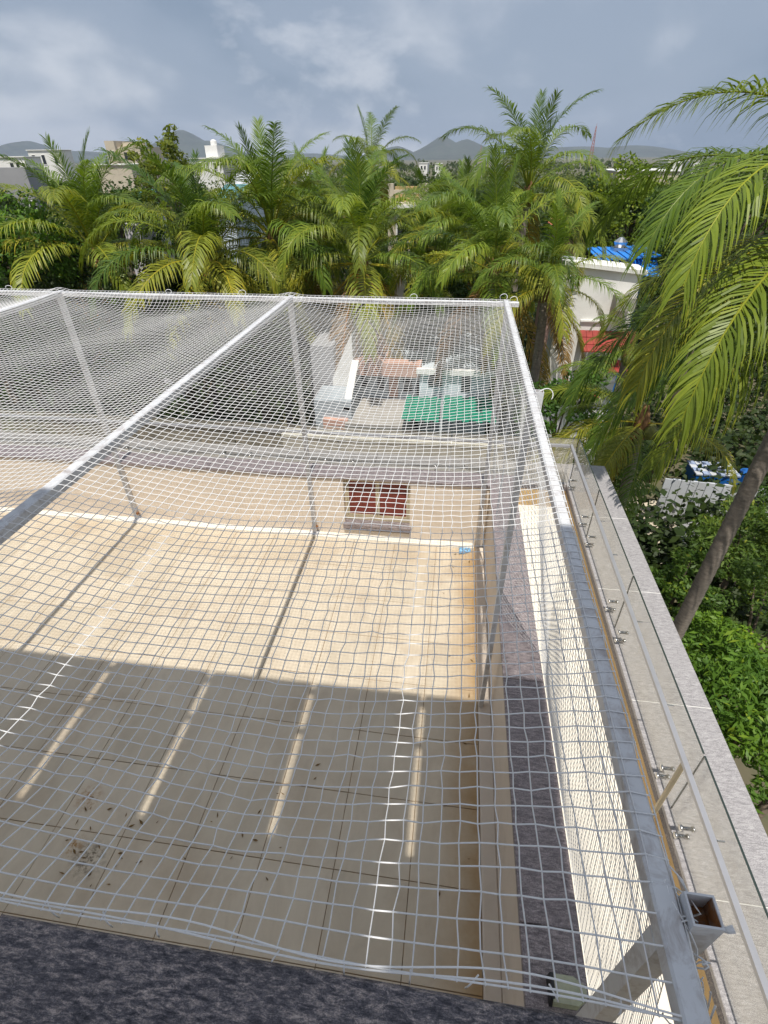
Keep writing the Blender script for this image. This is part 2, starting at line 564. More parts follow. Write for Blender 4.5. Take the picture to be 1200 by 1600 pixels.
MAT['coconut'] = paint('green_coconut_husk', (0.13, 0.14, 0.03), 0.6, 0.3, 6)
MAT['husk'] = paint('brown_palm_fibre', (0.16, 0.085, 0.035), 0.9, 0.4, 12, 50, 0.4)
MAT['wire'] = paint('grey_cable', (0.2, 0.2, 0.2), 0.6, 0.1)

# ------------------------------------------------------------------ ground, hills, far wood
mb = MB()
mb.poly([(-9000, -3000, GROUND), (9000, -3000, GROUND), (9000, 9000, GROUND), (-9000, 9000, GROUND)])
struct(mb.build('ground', MAT['soil']))


def hills():
    xs = np.linspace(-5200, 4200, 260)
    ys = np.linspace(3000, 5200, 56)
    X, Y = np.meshgrid(xs, ys)
    Z = np.zeros_like(X)

    def peak(u, v, Yc, wl_, wr, wy, p=1.0):
        nonlocal Z
        c = at(u, v, Yc)
        h = c[2] - GROUND
        dx = (X - c[0])
        w = np.where(dx < 0, wl_, wr)
        Z = np.maximum(Z, h * np.exp(-(np.abs(dx) / w) ** p) * np.exp(-((Y - Yc) / wy) ** 2))
    peak(40, 221, 4200, 70, 90, 500, 1.2)
    peak(10, 234, 4200, 500, 420, 500, 2.2)
    peak(120, 236, 4200, 400, 400, 500, 2.0)
    peak(284, 205, 4000, 210, 240, 500, 1.35)
    peak(322, 217, 4000, 180, 230, 450, 1.4)
    peak(230, 226, 4000, 220, 260, 420, 1.6)
    peak(622, 229, 4600, 260, 160, 420, 1.5)
    peak(691, 210, 4000, 160, 180, 480, 1.3)
    peak(728, 217, 4000, 170, 190, 480, 1.4)
    peak(765, 234, 4000, 160, 170, 420, 1.6)
    peak(900, 229, 4700, 420, 420, 420, 2.2)
    peak(1000, 228, 4700, 420, 330, 420, 2.2)
    peak(1120, 240, 4700, 300, 500, 420, 2.0)
    peak(480, 240, 4700, 420, 420, 420, 2.0)
    r = np.random.default_rng(3)
    nz = np.zeros_like(X)
    for k in range(26):
        a = r.uniform(0, 2 * np.pi)
        fr = r.uniform(0.004, 0.03)
        nz += np.sin((X * np.cos(a) + Y * np.sin(a)) * fr + r.uniform(0, 6.3)) * 0.02 / (fr * 60)
    Z = Z * (1 + 0.35 * nz) + GROUND - 0.5
    V = np.stack([X, Y, Z], -1).reshape(-1, 3)
    nx, ny = len(xs), len(ys)
    i = np.arange((ny - 1) * (nx - 1))
    a = (i // (nx - 1)) * nx + i % (nx - 1)
    Q = np.stack([a, a + 1, a + 1 + nx, a + nx], -1)
    struct(link('hills', mesh_np('hills', V, Q, smooth=True), MAT['hill']))


hills()


def leaf_quads(P, Nrm, size, r, aspect=0.5):
    """one diamond leaf per point; Nrm is the rough facing"""
    n = len(P)
    a = r.normal(size=(n, 3))
    a -= Nrm * (a * Nrm).sum(1, keepdims=True)
    a /= np.linalg.norm(a, axis=1, keepdims=True) + 1e-9
    b = np.cross(Nrm, a)
    s = size * r.uniform(0.5, 1.5, (n, 1))
    V = np.stack([P - a * s * 0.5, P + b * s * aspect * 0.5 + Nrm * s * 0.06, P + a * s * 0.5, P - b * s * aspect * 0.5 + Nrm * s * 0.06], 1)
    Q = np.arange(n * 4).reshape(n, 4)
    return V.reshape(-1, 3), Q


def unit(n, r):
    d = r.normal(size=(n, 3))
    return d / np.linalg.norm(d, axis=1, keepdims=True)


def far_wood():
    r = np.random.default_rng(11)
    Vs, Qs, T, base = [], [], [], 0
    n = 3000
    iy = r.uniform(1 / 1300.0, 1 / 62.0, n)
    ys = 1 / iy
    for k in range(n):
        y = ys[k]
        x = y * r.uniform(-0.98, 0.72)
        h = r.uniform(6.0, 11.5)
        w = r.uniform(2.6, 5.0)
        nl = int(np.clip(9000 / y, 26, 130))
        ls = float(np.clip(y * 0.0042, 0.42, 2.4))
        d = unit(nl, r)
        d[:, 2] = np.abs(d[:, 2]) * 1.0 - 0.25
        lump = 1 + 0.25 * np.sin(d[:, 0] * 5 + k) * np.cos(d[:, 1] * 4 + k * 2)
        P = np.array([x, y, GROUND + h * 0.62]) + d * np.array([w, w, h * 0.40]) * (lump * r.uniform(0.75, 1.05, nl))[:, None]
        nn = d + 0.5 * r.normal(size=d.shape)
        nn /= np.linalg.norm(nn, axis=1, keepdims=True)
        V, Q = leaf_quads(P, nn, ls, r, 0.75)
        Vs.append(V)
        Qs.append(Q + base)
        base += len(V)
        T.append(np.clip(r.uniform(0.0, 0.75) + r.uniform(-0.15, 0.2, nl), 0, 0.9))
    me = mesh_np('far_wood', np.concatenate(Vs), np.concatenate(Qs), np.concatenate(T))
    o = link('far_wood', me, MAT['leaf'])
    o.color = (0.075, 0.105, 0.03, 1)
    struct(o, 'stuff')
    o['label'] = 'dense green wood stretching from the palms to the hills'


far_wood()


def undergrowth():
    r = np.random.default_rng(19)
    Vs, Qs, T, base = [], [], [], 0
    for k in range(2100):
        y = 8.6 + 56 * r.uniform(0, 1) ** 1.35
        x = r.uniform(-0.95, 0.75) * (y + 3) - 1
        if 1.5 < x < 9.5 and y < 12.5:
            continue
        h, w = r.uniform(1.0, 3.4), r.uniform(0.7, 1.7)
        nl = 80
        d = unit(nl, r)
        d[:, 2] = np.abs(d[:, 2])
        P = np.array([x, y, GROUND + 0.2]) + d * np.array([w, w, h]) * r.uniform(0.55, 1.05, nl)[:, None]
        nn = d + 0.6 * r.normal(size=d.shape) + np.array([0, 0, 0.4])
        nn /= np.linalg.norm(nn, axis=1, keepdims=True)
        V, Q = leaf_quads(P, nn, 0.34, r, 0.6)
        Vs.append(V)
        Qs.append(Q + base)
        base += len(V)
        T.append(np.clip(r.uniform(0.0, 0.7) + r.uniform(-0.15, 0.2, nl), 0, 0.9))
    o = link('undergrowth', mesh_np('undergrowth', np.concatenate(Vs), np.concatenate(Qs), np.concatenate(T)), MAT['leaf'])
    o.color = (0.04, 0.065, 0.018, 1)
    struct(o, 'stuff')
    o['label'] = 'low dark undergrowth covering the ground between the palms'


undergrowth()

# ------------------------------------------------------------------ terrace: floor, walls, ledges
FX0, FX1, FY1 = -7.6, 0.46, 5.49
WZ = 0.92          # wall top under the coping
CZ = 0.955         # coping top
mb = MB()
mb.box(FX0, FX1 + 0.02, -0.4, FY1 + 0.02, -0.25, -0.006)
floor = struct(mb.build('terrace_floor', MAT['grout']))
TS = 0.558
tile_mesh = None
xj = [FX1]
x = -0.055
while x > FX0:
    xj.append(x)
    x -= TS
yj = [FY1]
y = 2.06 + TS * 6
while y > 0.0:
    if y < FY1 - 0.05:
        yj.append(y)
    y -= TS
rt = random.Random(4)
for i in range(len(xj) - 1):
    for j in range(len(yj) - 1):
        x1, x0 = xj[i], xj[i + 1]
        y1, y0 = yj[j], yj[j + 1]
        w, d = x1 - x0 - 0.0055, y1 - y0 - 0.0055
        if tile_mesh is None or abs(w - (TS - 0.0055)) > 1e-4 or abs(d - (TS - 0.0055)) > 1e-4:
            t = MB().cbox(-w / 2, w / 2, -d / 2, d / 2, -0.012, 0.0, 0.0015)
            me = bpy.data.meshes.new('tile')
            me.from_pydata(t.v, [], t.f)
            me.update()
            me.materials.append(MAT['tile'])
            if abs(w - (TS - 0.0055)) < 1e-4 and abs(d - (TS - 0.0055)) < 1e-4:
                tile_mesh = me
        else:
            me = tile_mesh
        o = link('tile', me, None, floor, ((x0 + x1) / 2, (y0 + y1) / 2, rt.uniform(-0.0012, 0.0012)))
        o.rotation_euler = (rt.uniform(-0.0016, 0.0016), rt.uniform(-0.0016, 0.0016), 0)

# the house under the terrace and an unseen canopy shaped to shade it
hb = thing('terrace_house', 'cream house below and behind the netted terrace', 'house', (-3.0, 3.0, GROUND))
mb = MB()
mb.box(-8.0, 2.05, -9.0, 6.85, GROUND, -0.26)
mb.build('wall', MAT['wall'], hb)
mb = MB()
mb.box(-8.0, 0.86, -9.0, 0.215, -0.25, 3.03)
mb.build('upper_wall', MAT['wall'], hb)
for cx in (-7.8, -5.0, -2.2, 0.55):
    MB().box(cx, cx + 0.25, -3.2, -2.95, 3.031, 6.679).build('column', MAT['wall'], hb)  # unseen supports, in place of a wall so more sky light enters
# canopy slab with four narrow slots that let strips of sun through
ZS = 6.68
sl = [-3.29, -2.22, -1.15, -0.065]
cuts = [-8.0]
for s_ in sl:
    cuts += [s_ - 0.018, s_ + 0.018]
cuts.append(0.86)
yb, yf = 1.60 - 0.445 * ZS, 3.005 - 0.445 * ZS
for k in range(0, len(cuts), 2):
    MB().box(cuts[k], cuts[k + 1], yb, yf, ZS, ZS + 0.14).build('shade_canopy_panel', MAT['concrete'], hb)
MB().box(-8.0, 0.86, -3.3, yb - 0.002, ZS, ZS + 0.14).build('shade_canopy_slab', MAT['concrete'], hb)  # ends short behind so sky light reaches the shaded net
MB().box(-8.0, 0.86, yf - 0.06, yf + 0.003, ZS - 0.06, ZS - 0.002).build('shade_canopy_edge', MAT['concrete'], hb)
MB().box(-8.0, 0.86, 2.53 - 0.445 * ZS, 2.58 - 0.445 * ZS, ZS - 0.06, ZS - 0.002).build('shade_canopy_rib', MAT['concrete'], hb)

# walkway round the terrace wall
mb = MB()
mb.box(0.86, 1.75, -6.0, 6.56, -0.25, 0.0)
mb.box(-8.0, 0.859, 5.76, 6.56, -0.25, 0.0)
struct(mb.build('walkway', MAT['walk']))

# far wall with its window opening
fw = thing('terrace_wall', 'low cream wall at the far end of the terrace, granite capped, with maroon shutters', 'wall', (-3.5, 5.5, 0))
WX0, WX1, WB, WT = -1.31, -0.43, 0.10, 0.90
mb = MB()
mb.box(FX0, WX0, 5.49, 5.74, -0.02, WZ)
mb.box(WX1, 0.859, 5.49, 5.74, -0.02, WZ)
mb.box(WX0, WX1, 5.49, 5.74, -0.02, WB)
mb.box(WX0, WX1, 5.49, 5.74, WT, WZ)
mb.build('plaster', MAT['wall'], fw)
xs = [FX0, -6.1, -4.62, -3.13, -1.66, -0.2, 0.885]
for k in range(len(xs) - 1):
    MB().cbox(xs[k] + 0.002, xs[k + 1] - 0.002, 5.465, 5.765, WZ, CZ, 0.004).build('coping_slab', MAT['granite'], fw)
MB().cbox(FX0, 0.44, 5.385, 5.489, -0.002, 0.035, 0.006).build('skirting', MAT['walk'], fw)
win = MB()
win.box(WX0, WX1, 5.565, 5.63, WB + 0.13, WB + 0.18)
win.box(WX0, WX1, 5.565, 5.63, WT - 0.03, WT)
win.box(WX0, WX0 + 0.03, 5.565, 5.63, WB + 0.181, WT - 0.031)
win.box(WX1 - 0.03, WX1, 5.565, 5.63, WB + 0.181, WT - 0.031)
wf = win.build('window_frame', MAT['frame'], fw)
xm = (WX0 + WX1) / 2
for a, b in ((WX0 + 0.033, xm - 0.004), (xm + 0.004, WX1 - 0.033)):
    zb_, zt_ = WB + 0.185, WT - 0.034
    s_ = MB()
    s_.box(a, a + 0.022, 5.57, 5.605, zb_, zt_)
    s_.box(b - 0.022, b, 5.57, 5.605, zb_, zt_)
    s_.box(a + 0.0225, b - 0.0225, 5.57, 5.605, zb_, zb_ + 0.03)
    s_.box(a + 0.0225, b - 0.0225, 5.57, 5.605, zt_ - 0.03, zt_)
    sh = s_.build('shutter', MAT['frame'], fw)
    n = 2
    for q in range(n):
        p0 = a + 0.024 + (b - a - 0.048) * q / n
        p1 = a + 0.024 + (b - a - 0.048) * (q + 1) / n
        MB().box(p0 + 0.0008, p1 - 0.0008, 5.578 + 0.003 * (q % 2), 5.597, zb_ + 0.031, zt_ - 0.031).build('board', MAT['shutter'], sh)
MB().tube([(xm - 0.06, 5.56, WB + 0.27), (xm + 0.07, 5.557, WB + 0.262)], 0.006, 6).tube([(xm - 0.02, 5.567, WB + 0.27), (xm - 0.02, 5.55, WB + 0.27)], 0.01, 6).build('latch', MAT['chrome'], fw)
MB().cbox(WX0 - 0.02, WX1 + 0.02, 5.44, 5.62, WB + 0.05, WB + 0.128, 0.006).build('window_sill', MAT['granite'], fw)

# right wall: plinth, plaster, granite coping
rw = thing('terrace_wall', 'cream side wall of the terrace topped by wide purple grey granite slabs', 'wall', (0.7, 2.7, 0))
MB().box(0.575, 0.845, -0.3, 5.489, -0.02, WZ).build('plaster', MAT['wall'], rw)
MB().cbox(0.462, 0.574, -0.3, 5.384, -0.02, 0.05, 0.008).build('plinth', MAT['wall'], rw)
ys = [-0.3, 1.06, 2.62, 4.05, 5.462]
for k in range(len(ys) - 1):
    MB().cbox(0.558, 0.868, ys[k] + 0.002, ys[k + 1] - 0.002, WZ, CZ + (0.001 if k % 2 else 0), 0.004).build('coping_slab', MAT['granite'], rw)

# outer granite ledge with glass railing, wraps round the far right corner
LZ = 0.40
GX, GY = 1.75, 6.55
lg = thing('granite_ledge', 'wide lilac grey granite ledge outside the glass railing', 'ledge', (2.0, 3.0, 0))
MB().box(GX + 0.012, 2.33, -6.0, 7.10, -0.25, LZ - 0.04).build('core', MAT['wall'], lg)
MB().box(-8.0, GX + 0.011, GY + 0.012, 7.10, -0.25, LZ - 0.04).build('core', MAT['wall'], lg)
ys = [-1.4, 0.05, 1.515, 2.966, 4.38, 5.77, 7.17]
for k in range(len(ys) - 1):
    MB().cbox(GX - 0.005, 2.40, ys[k] + 0.003, ys[k + 1] - 0.003, LZ - 0.038, LZ + rt.uniform(-0.001, 0.001), 0.004).build('ledge_slab', MAT['granite_ledge'], lg)
xs = [-8.0, -6.9, -5.45, -4.0, -2.55, -1.1, 0.35, 1.744]
for k in range(len(xs) - 1):
    MB().cbox(xs[k] + 0.003, xs[k + 1] - 0.003, GY - 0.005, 7.17, LZ - 0.038, LZ + rt.uniform(-0.001, 0.001), 0.004).build('ledge_slab', MAT['granite_ledge'], lg)
mb = MB()
mb.box(GX - 0.006, GX + 0.0115, -6.0, GY + 0.01, 0.29, LZ - 0.039)
mb.box(-8.0, GX - 0.0065, GY - 0.006, GY + 0.0115, 0.29, LZ - 0.039)
mb.build('granite_facing', MAT['granite_dark'], lg)
mb = MB()
mb.box(GX - 0.003, GX + 0.0112, -6.0, GY + 0.01, 0.001, 0.289)
mb.box(-8.0, GX - 0.0035, GY - 0.003, GY + 0.0112, 0.001, 0.289)
mb.build('brown_base', MAT['brown'], lg)
for k, yy in enumerate((0.05, 1.515, 2.966, 4.38, 5.77)):
    MB().box(GX, 2.399, yy - 0.0028, yy + 0.0028, LZ - 0.03, LZ - 0.0018).build('joint', MAT['white'], lg)

gr = thing('glass_railing', 'frameless glass railing with grey handrail and steel studs along the ledge', 'railing', (1.75, 3.0, LZ))
GT = 1.11


def stud(px, py, pz, ax):
    m_ = MB()
    d = np.array([1.0, 0, 0]) if ax == 0 else np.array([0, 1.0, 0])
    p = np.array([px, py, pz])
    m_.tube([p - d * 0.045, p - d * 0.030, p - d * 0.0295, p + d * 0.035], [0.021, 0.021, 0.013, 0.013], 10)
    m_.tube([p + d * 0.035, p + d * 0.036, p + d * 0.048], [0.013, 0.019, 0.019], 10)
    m_.build('stud', MAT['chrome'], gr, True)


gy = [-1.2, 0.48, 2.06, 3.80, 5.30, GY + 0.045]
for k in range(len(gy) - 1):
    a, b = gy[k] + 0.008, gy[k + 1] - 0.008
    MB().box(GX + 0.03, GX + 0.041, a, b, LZ + 0.015, GT).build('glass_panel', MAT['glass'], gr)
    MB().box(GX + 0.0295, GX + 0.0415, a, b, GT + 0.0005, GT + 0.004).build('glass_edge', MAT['glass_edge'], gr)
    MB().box(GX + 0.0295, GX + 0.0415, b - 0.0003, b + 0.002, LZ + 0.015, GT).build('glass_edge', MAT['glass_edge'], gr)
    for e in (a + 0.2, b - 0.2):
        for zz in (LZ + 0.055, LZ + 0.165):
            stud(GX + 0.03, e, zz, 0)
    for e in (a + 0.45, b - 0.45):
        MB().tube([(GX - 0.03, e, 0.985), (GX - 0.01, e, 0.975), (GX + 0.03, e, 0.975)], 0.006, 6).build('bracket', MAT['chrome'], gr)
gx = [-8.0, -6.4, -4.8, -3.2, -1.6, 0.05, GX + 0.02]
for k in range(len(gx) - 1):
    a, b = gx[k] + 0.008, gx[k + 1] - 0.008
    MB().box(a, b, GY + 0.03, GY + 0.041, LZ + 0.015, GT).build('glass_panel', MAT['glass'], gr)
    MB().box(a, b, GY + 0.0295, GY + 0.0415, GT + 0.0005, GT + 0.004).build('glass_edge', MAT['glass_edge'], gr)
    for e in (a + 0.2, b - 0.2):
        for zz in (LZ + 0.055, LZ + 0.165):
            stud(e, GY + 0.03, zz, 1)
HX, HZ = 1.695, 1.01
MB().box(HX - 0.016, HX + 0.018, -1.2, GY + 0.045, HZ - 0.02, HZ + 0.012).build('handrail', MAT['rail'], gr)
MB().box(-8.0, HX - 0.025, GY - 0.003, GY + 0.045, HZ - 0.02, HZ + 0.012).build('handrail', MAT['rail'], gr)
# a post plate seen edge-on at a panel joint
MB().box(HX - 0.01, HX + 0.02, 2.052, 2.07, 0.002, HZ - 0.021).build('rail_post', MAT['frame'], gr)

# near parapet under the camera
npw = thing('granite_parapet', 'dark bluish granite parapet top in the lower left foreground', 'parapet', (-1.0, 0.0, 3.03))
MB().cbox(-0.80, 0.95, -0.5, 0.262, 3.035, 3.098, 0.006).build('coping_slab', MAT['granite_dark'], npw)
MB().cbox(-3.0, -0.806, -0.5, 0.258, 3.035, 3.096, 0.006).build('coping_slab', MAT['granite_dark'], npw)
MB().cbox(-8.0, -3.006, -0.5, 0.258, 3.035, 3.096, 0.006).build('coping_slab', MAT['granite_dark'], npw)

# ------------------------------------------------------------------ steel frame that carries the net
BT = 3.115           # beam top
BX = [-7.0, -4.375, -1.74]
sf = thing('net_frame', 'grey square tube frame holding the white net over the terrace', 'frame', (-2.0, 5.46, 0))


def tube_beam(x0, x1, y0, y1, z0, z1, name, mat):
    return MB().cbox(x0, x1, y0, y1, z0, z1, 0.005).build(name, mat, sf)


for bx in BX:
    tube_beam(bx - 0.025, bx + 0.025, 0.262, 5.52, BT - 0.055, BT, 'beam', MAT['steel'])
    tube_beam(bx - 0.025, bx + 0.025, 5.43, 5.485, 0.0, BT - 0.056, 'post', MAT['postmat'])
    MB().cbox(bx - 0.06, bx + 0.06, 5.39, 5.4849, 0.036, 0.042, 0.001).build('base_plate', MAT['postmat'], sf)
    MB().box(bx + 0.026, bx + 0.05, 5.43, 5.47, 0.12, 0.15).build('clamp', MAT['rust'], sf)
RB0, RB1 = 0.457, 0.503
tube_beam(RB0, RB1, 0.2625, 5.53, BT - 0.045, BT, 'beam', MAT['steel'])
for yy in (0.40, 2.99, 5.40):
    tube_beam(0.463 if yy > 1 else 0.457, 0.503, yy - 0.02, yy + 0.02, 0.051 if yy < 5.3 else 0.0, BT - 0.046, 'post', MAT['postmat'] if yy > 1 else MAT['steel'])
prev = -8.0
for bx in BX + [0.48]:
    hw = 0.026
    tube_beam(prev, bx - hw, 5.465, 5.515, BT - 0.055, BT - 0.01, 'top_bar', MAT['steel'])
    prev = bx + hw
tube_beam(RB1 + 0.001, 0.605, 5.465, 5.515, BT - 0.055, BT - 0.01, 'top_bar', MAT['steel'])
# short open upright sockets welded to the outside of the right beam
for (sx, sy, w, h0, h1) in ((0.511, 0.405, 0.055, 2.96, 3.135), (0.503, 3.02, 0.05, 2.93, 3.13)):
    t_ = 0.004
    m_ = MB()
    m_.box(sx, sx + t_, sy, sy + w, h0, h1)
    m_.box(sx + w - t_, sx + w, sy, sy + w, h0, h1)
    m_.box(sx + t_, sx + w - t_, sy, sy + t_, h0, h1)
    m_.box(sx + t_, sx + w - t_, sy + w - t_, sy + w, h0, h1)
    so = m_.build('socket', MAT['steel'], sf)
    MB().box(sx + t_ + 0.0005, sx + w - t_ - 0.0005, sy + t_ + 0.0005, sy + w - t_ - 0.0005, h0 + 0.02, h1 - 0.05).build('rusty_inside', MAT['rust'], so)
    MB().box(sx + t_, sx + t_ + 0.001, sy + t_, sy + w - t_, h1 - 0.049, h1 - 0.006).build('rust_streak', MAT['rust'], so)
    MB().box(sx + w - t_ - 0.001, sx + w - t_, sy + t_, sy + w - t_, h1 - 0.049, h1 - 0.004).build('rust_streak', MAT['rust'], so)
MB().tube([(0.563, 0.41, 3.125), (0.572, 0.408, 3.13), (0.582, 0.41, 3.133)], [0.004, 0.006, 0.007], 8).build('bent_lug', MAT['postmat'], sf)

# ------------------------------------------------------------------ the net
MESH = 0.042
NR = 0.0019
net = thing('bird_net', 'white knotted nylon net stretched over the terrace frame', 'net', (-2.0, 2.9, 3.0))
SUP = np.array([-9.6] + BX + [0.48])


def sagx(x):
    i = np.clip(np.searchsorted(SUP, x) - 1, 0, len(SUP) - 2)
    t = (x - SUP[i]) / (SUP[i + 1] - SUP[i])
    return 1 - np.abs(2 * t - 1) ** 2.2, t


def net_z(x, y):
    s, _ = sagx(x)
    e1 = np.clip((5.49 - y) / 0.42, 0, 1)
    e0 = np.clip((y - 0.30) / 0.5, 0, 1)
    s = np.where(x > 0.46, 0.0, s)
    e = (1 - (1 - e1) ** 2.4) * (1 - (1 - e0) ** 2)
    z = BT + 0.006 - 0.13 * s * e - 0.004 * e
    z += 0.016 * e * (np.sin(3.1 * x + 1.7 * y) + np.sin(5.3 * x - 2.2 * y + 1) * 0.6) * s
    # the near edge droops between its hooks
    z -= 0.022 * np.clip(1 - (y - 0.278) / 0.3, 0, 1) * (0.5 + 0.5 * np.cos(x * 2 * np.pi / 0.62 + 0.6))
    # tents up over the end of each beam
    for bx in list(BX):
        z += 0.028 * np.exp(-((x - bx) / 0.09) ** 2 - ((y - 5.46) / 0.12) ** 2)
    return z


def strands(P, r=NR, sides=3):
    """P: (strings, points, 3) -> tubes"""
    n, k, _ = P.shape
    T = np.gradient(P, axis=1)
    T /= np.linalg.norm(T, axis=2, keepdims=True) + 1e-12
    up = np.array([0.13, 0.21, 0.97])
    A = np.cross(T, up)
    A /= np.linalg.norm(A, axis=2, keepdims=True) + 1e-12
    B = np.cross(A, T)
    V = np.stack([P + r * (math.cos(2 * math.pi * q / sides) * A + math.sin(2 * math.pi * q / sides) * B) for q in range(sides)], 2)
    idx = np.arange(n * k * sides).reshape(n, k, sides)
    Q = []
    for q in range(sides):
        m = (q + 1) % sides
        Q.append(np.stack([idx[:, :-1, q], idx[:, :-1, m], idx[:, 1:, m], idx[:, 1:, q]], -1).reshape(-1, 4))
    return V.reshape(-1, 3), np.concatenate(Q)


def knots(P, r):
    n = len(P)
    o = np.array([(1, 0, 0), (0, 1, 0), (-1, 0, 0), (0, -1, 0), (0, 0, 1), (0, 0, -1)], float) * r
    V = (P[:, None, :] + o[None]).reshape(-1, 3)
    f = np.array([(0, 1, 4, 4), (1, 2, 4, 4), (2, 3, 4, 4), (3, 0, 4, 4), (1, 0, 5, 5), (2, 1, 5, 5), (3, 2, 5, 5), (0, 3, 5, 5)])[:, :3]
    F = (f[None] + (np.arange(n) * 6)[:, None, None]).reshape(-1, 3)
    return V, F


def netting(G, name, knot_r=0.0036, rad=NR):
    """G: grid (rows, cols, 3) of knots"""
    org = np.array(ORG[net.name])
    G = G - org
    V1, Q1 = strands(G, rad)
    V2, Q2 = strands(np.swapaxes(G, 0, 1), rad)
    o = link(name, mesh_np(name, np.concatenate([V1, V2]), np.concatenate([Q1, Q2 + len(V1)]), smooth=True), MAT['cord'], net)
    kp = G.reshape(-1, 3)
    Vk, Fk = knots(kp[kp[:, 1] + org[1] < 3.3], knot_r)
    link('knots', mesh_np('knots', Vk, Fk), MAT['cord'], net)['kind'] = 'stuff'
    return o


nx = int((0.506 + 7.0) / MESH) + 1
ny = int((5.495 - 0.30) / MESH) + 1
gx_ = np.linspace(-7.0, 0.506, nx)
gy_ = np.linspace(0.278, 5.50, ny)
X, Y = np.meshgrid(gx_, gy_)
rn = np.random.default_rng(5)


def smooth_noise(X, Y, k, f0, f1, seed):
    r = np.random.default_rng(seed)
    s = np.zeros_like(X)
    for _ in range(k):
        a = r.uniform(0, 2 * np.pi)
        f = r.uniform(f0, f1)
        s += np.sin((X * np.cos(a) + Y * np.sin(a)) * f + r.uniform(0, 6.28))
    return s / math.sqrt(k)


near = np.clip(1 - (Y - 0.3) / 2.2, 0.15, 1)
inx = np.clip((0.506 - X) / 0.3, 0, 1) * np.clip((X + 7) / 0.3, 0, 1)
iny = np.clip((Y - 0.3) / 0.2, 0, 1) * np.clip((5.5 - Y) / 0.3, 0, 1)
Xw = X + (0.010 * smooth_noise(X, Y, 7, 1.5, 6, 1) * near + 0.0022 * rn.normal(size=X.shape)) * inx
Yw = Y + (0.011 * smooth_noise(X, Y, 7, 1.5, 7, 2) * near + 0.030 * np.abs(np.sin(X * 2.1 + 0.9)) * near + 0.0022 * rn.normal(size=X.shape)) * iny
# slack gathers a little toward the far right corner
G = np.stack([Xw, Yw, net_z(Xw, Yw)], -1)
netting(G, 'roof_netting')

# side net: from the right beam down to the outer edge of the coping, its far third hanging free
ny2 = int((5.48 - 0.42) / MESH) + 1
nz2 = 52
yy = np.linspace(0.42, 5.48, ny2)
tt = np.linspace(0, 1, nz2)
S, T_ = np.meshgrid(yy, tt)
k = np.clip((S - 2.85) / 0.35, 0, 1)
k = k * k * (3 - 2 * k)
xb = 0.872 * (1 - k) + (0.53 + 0.03 * np.sin(S * 9)) * k
zb = (CZ + 0.01) * (1 - k) + (CZ + 0.06 + 0.5 * np.sin(np.clip((S - 3.0) / 2.4, 0, 1) * np.pi) ** 0.7) * k
bow = np.sin(T_ * np.pi)
Xs = 0.503 + (xb - 0.503) * T_ + 0.03 * bow * np.sin(S * 2.3) + 0.008 * smooth_noise(S * 2, T_ * 3, 6, 1, 6, 9) * bow
Zs = BT - 0.02 + (zb - BT + 0.02) * T_
Ys = S + 0.012 * smooth_noise(S, T_ * 2, 6, 2, 8, 4) * bow
netting(np.stack([Xs, Ys, Zs], -1), 'side_netting', 0.0022, 0.0013)

# border ropes, lashings, loops
pts = [(xx, 0.277 + 0.008 * math.sin(xx * 7), float(net_z(np.array(xx), np.array(0.278)))) for xx in np.arange(-7.0, 0.50, 0.04)]
MB().tube(pts, 0.0019, 5).build('border_rope', MAT['cord'], net, True)
MB().tube([(p[0] + 0.013, p[1] + 0.010 + 0.006 * math.sin(p[0] * 11), p[2] + 0.004) for p in pts], 0.0017, 5).build('border_rope', MAT['cord'], net, True)
rl = random.Random(8)
for i in range(4, len(pts), 3):
    p = pts[i]
    e = rl.uniform(-0.012, 0.012)
    MB().tube([(p[0], p[1] + 0.006, p[2]), (p[0] + e, p[1] - 0.004, p[2] - 0.008), (p[0] + e * 1.6, p[1] - 0.007, p[2] - 0.02), (p[0] + e * 2, p[1] - 0.007, p[2] - 0.034)], 0.0016, 5).build('tie', MAT['cord'], net, True)
for side, xx0 in (('right', 0.505),):
    q = [(xx0 + 0.006 * math.sin(yv * 17), yv, BT - 0.012 + 0.005 * math.sin(yv * 23)) for yv in np.arange(0.30, 5.52, 0.04)]
    MB().tube(q, 0.0024, 5).build('border_rope', MAT['cord'], net, True)
w = []
for xv in np.arange(-7.0, 0.6, 0.0125):
    a = xv * 2 * math.pi / 0.075
    w.append((xv, 5.49 + 0.031 * math.cos(a), BT - 0.032 + 0.029 * math.sin(a)))
MB().tube(w, 0.002, 4).build('lashing', MAT['cord'], net, True)
for (lx, ly, lz, r_) in ((-5.0, 5.5, BT + 0.01, .03), (-2.27, 5.5, BT + 0.012, .032), (-0.45, 5.5, BT + 0.012, .03), (-3.1, 5.5, BT + 0.008, .026), (0.45, 5.5, BT + 0.03, .03), (0.55, 5.49, BT + 0.01, .03), (0.565, 3.05, BT - 0.01, .04)):
    c = [(lx + r_ * 1.2 * math.cos(a), ly + 0.3 * r_ * math.sin(2 * a), lz + r_ * math.sin(a)) for a in np.linspace(-0.6, 3.9, 16)]
    MB().tube(c, 0.0028, 5).build('loop', MAT['cord'], net, True)
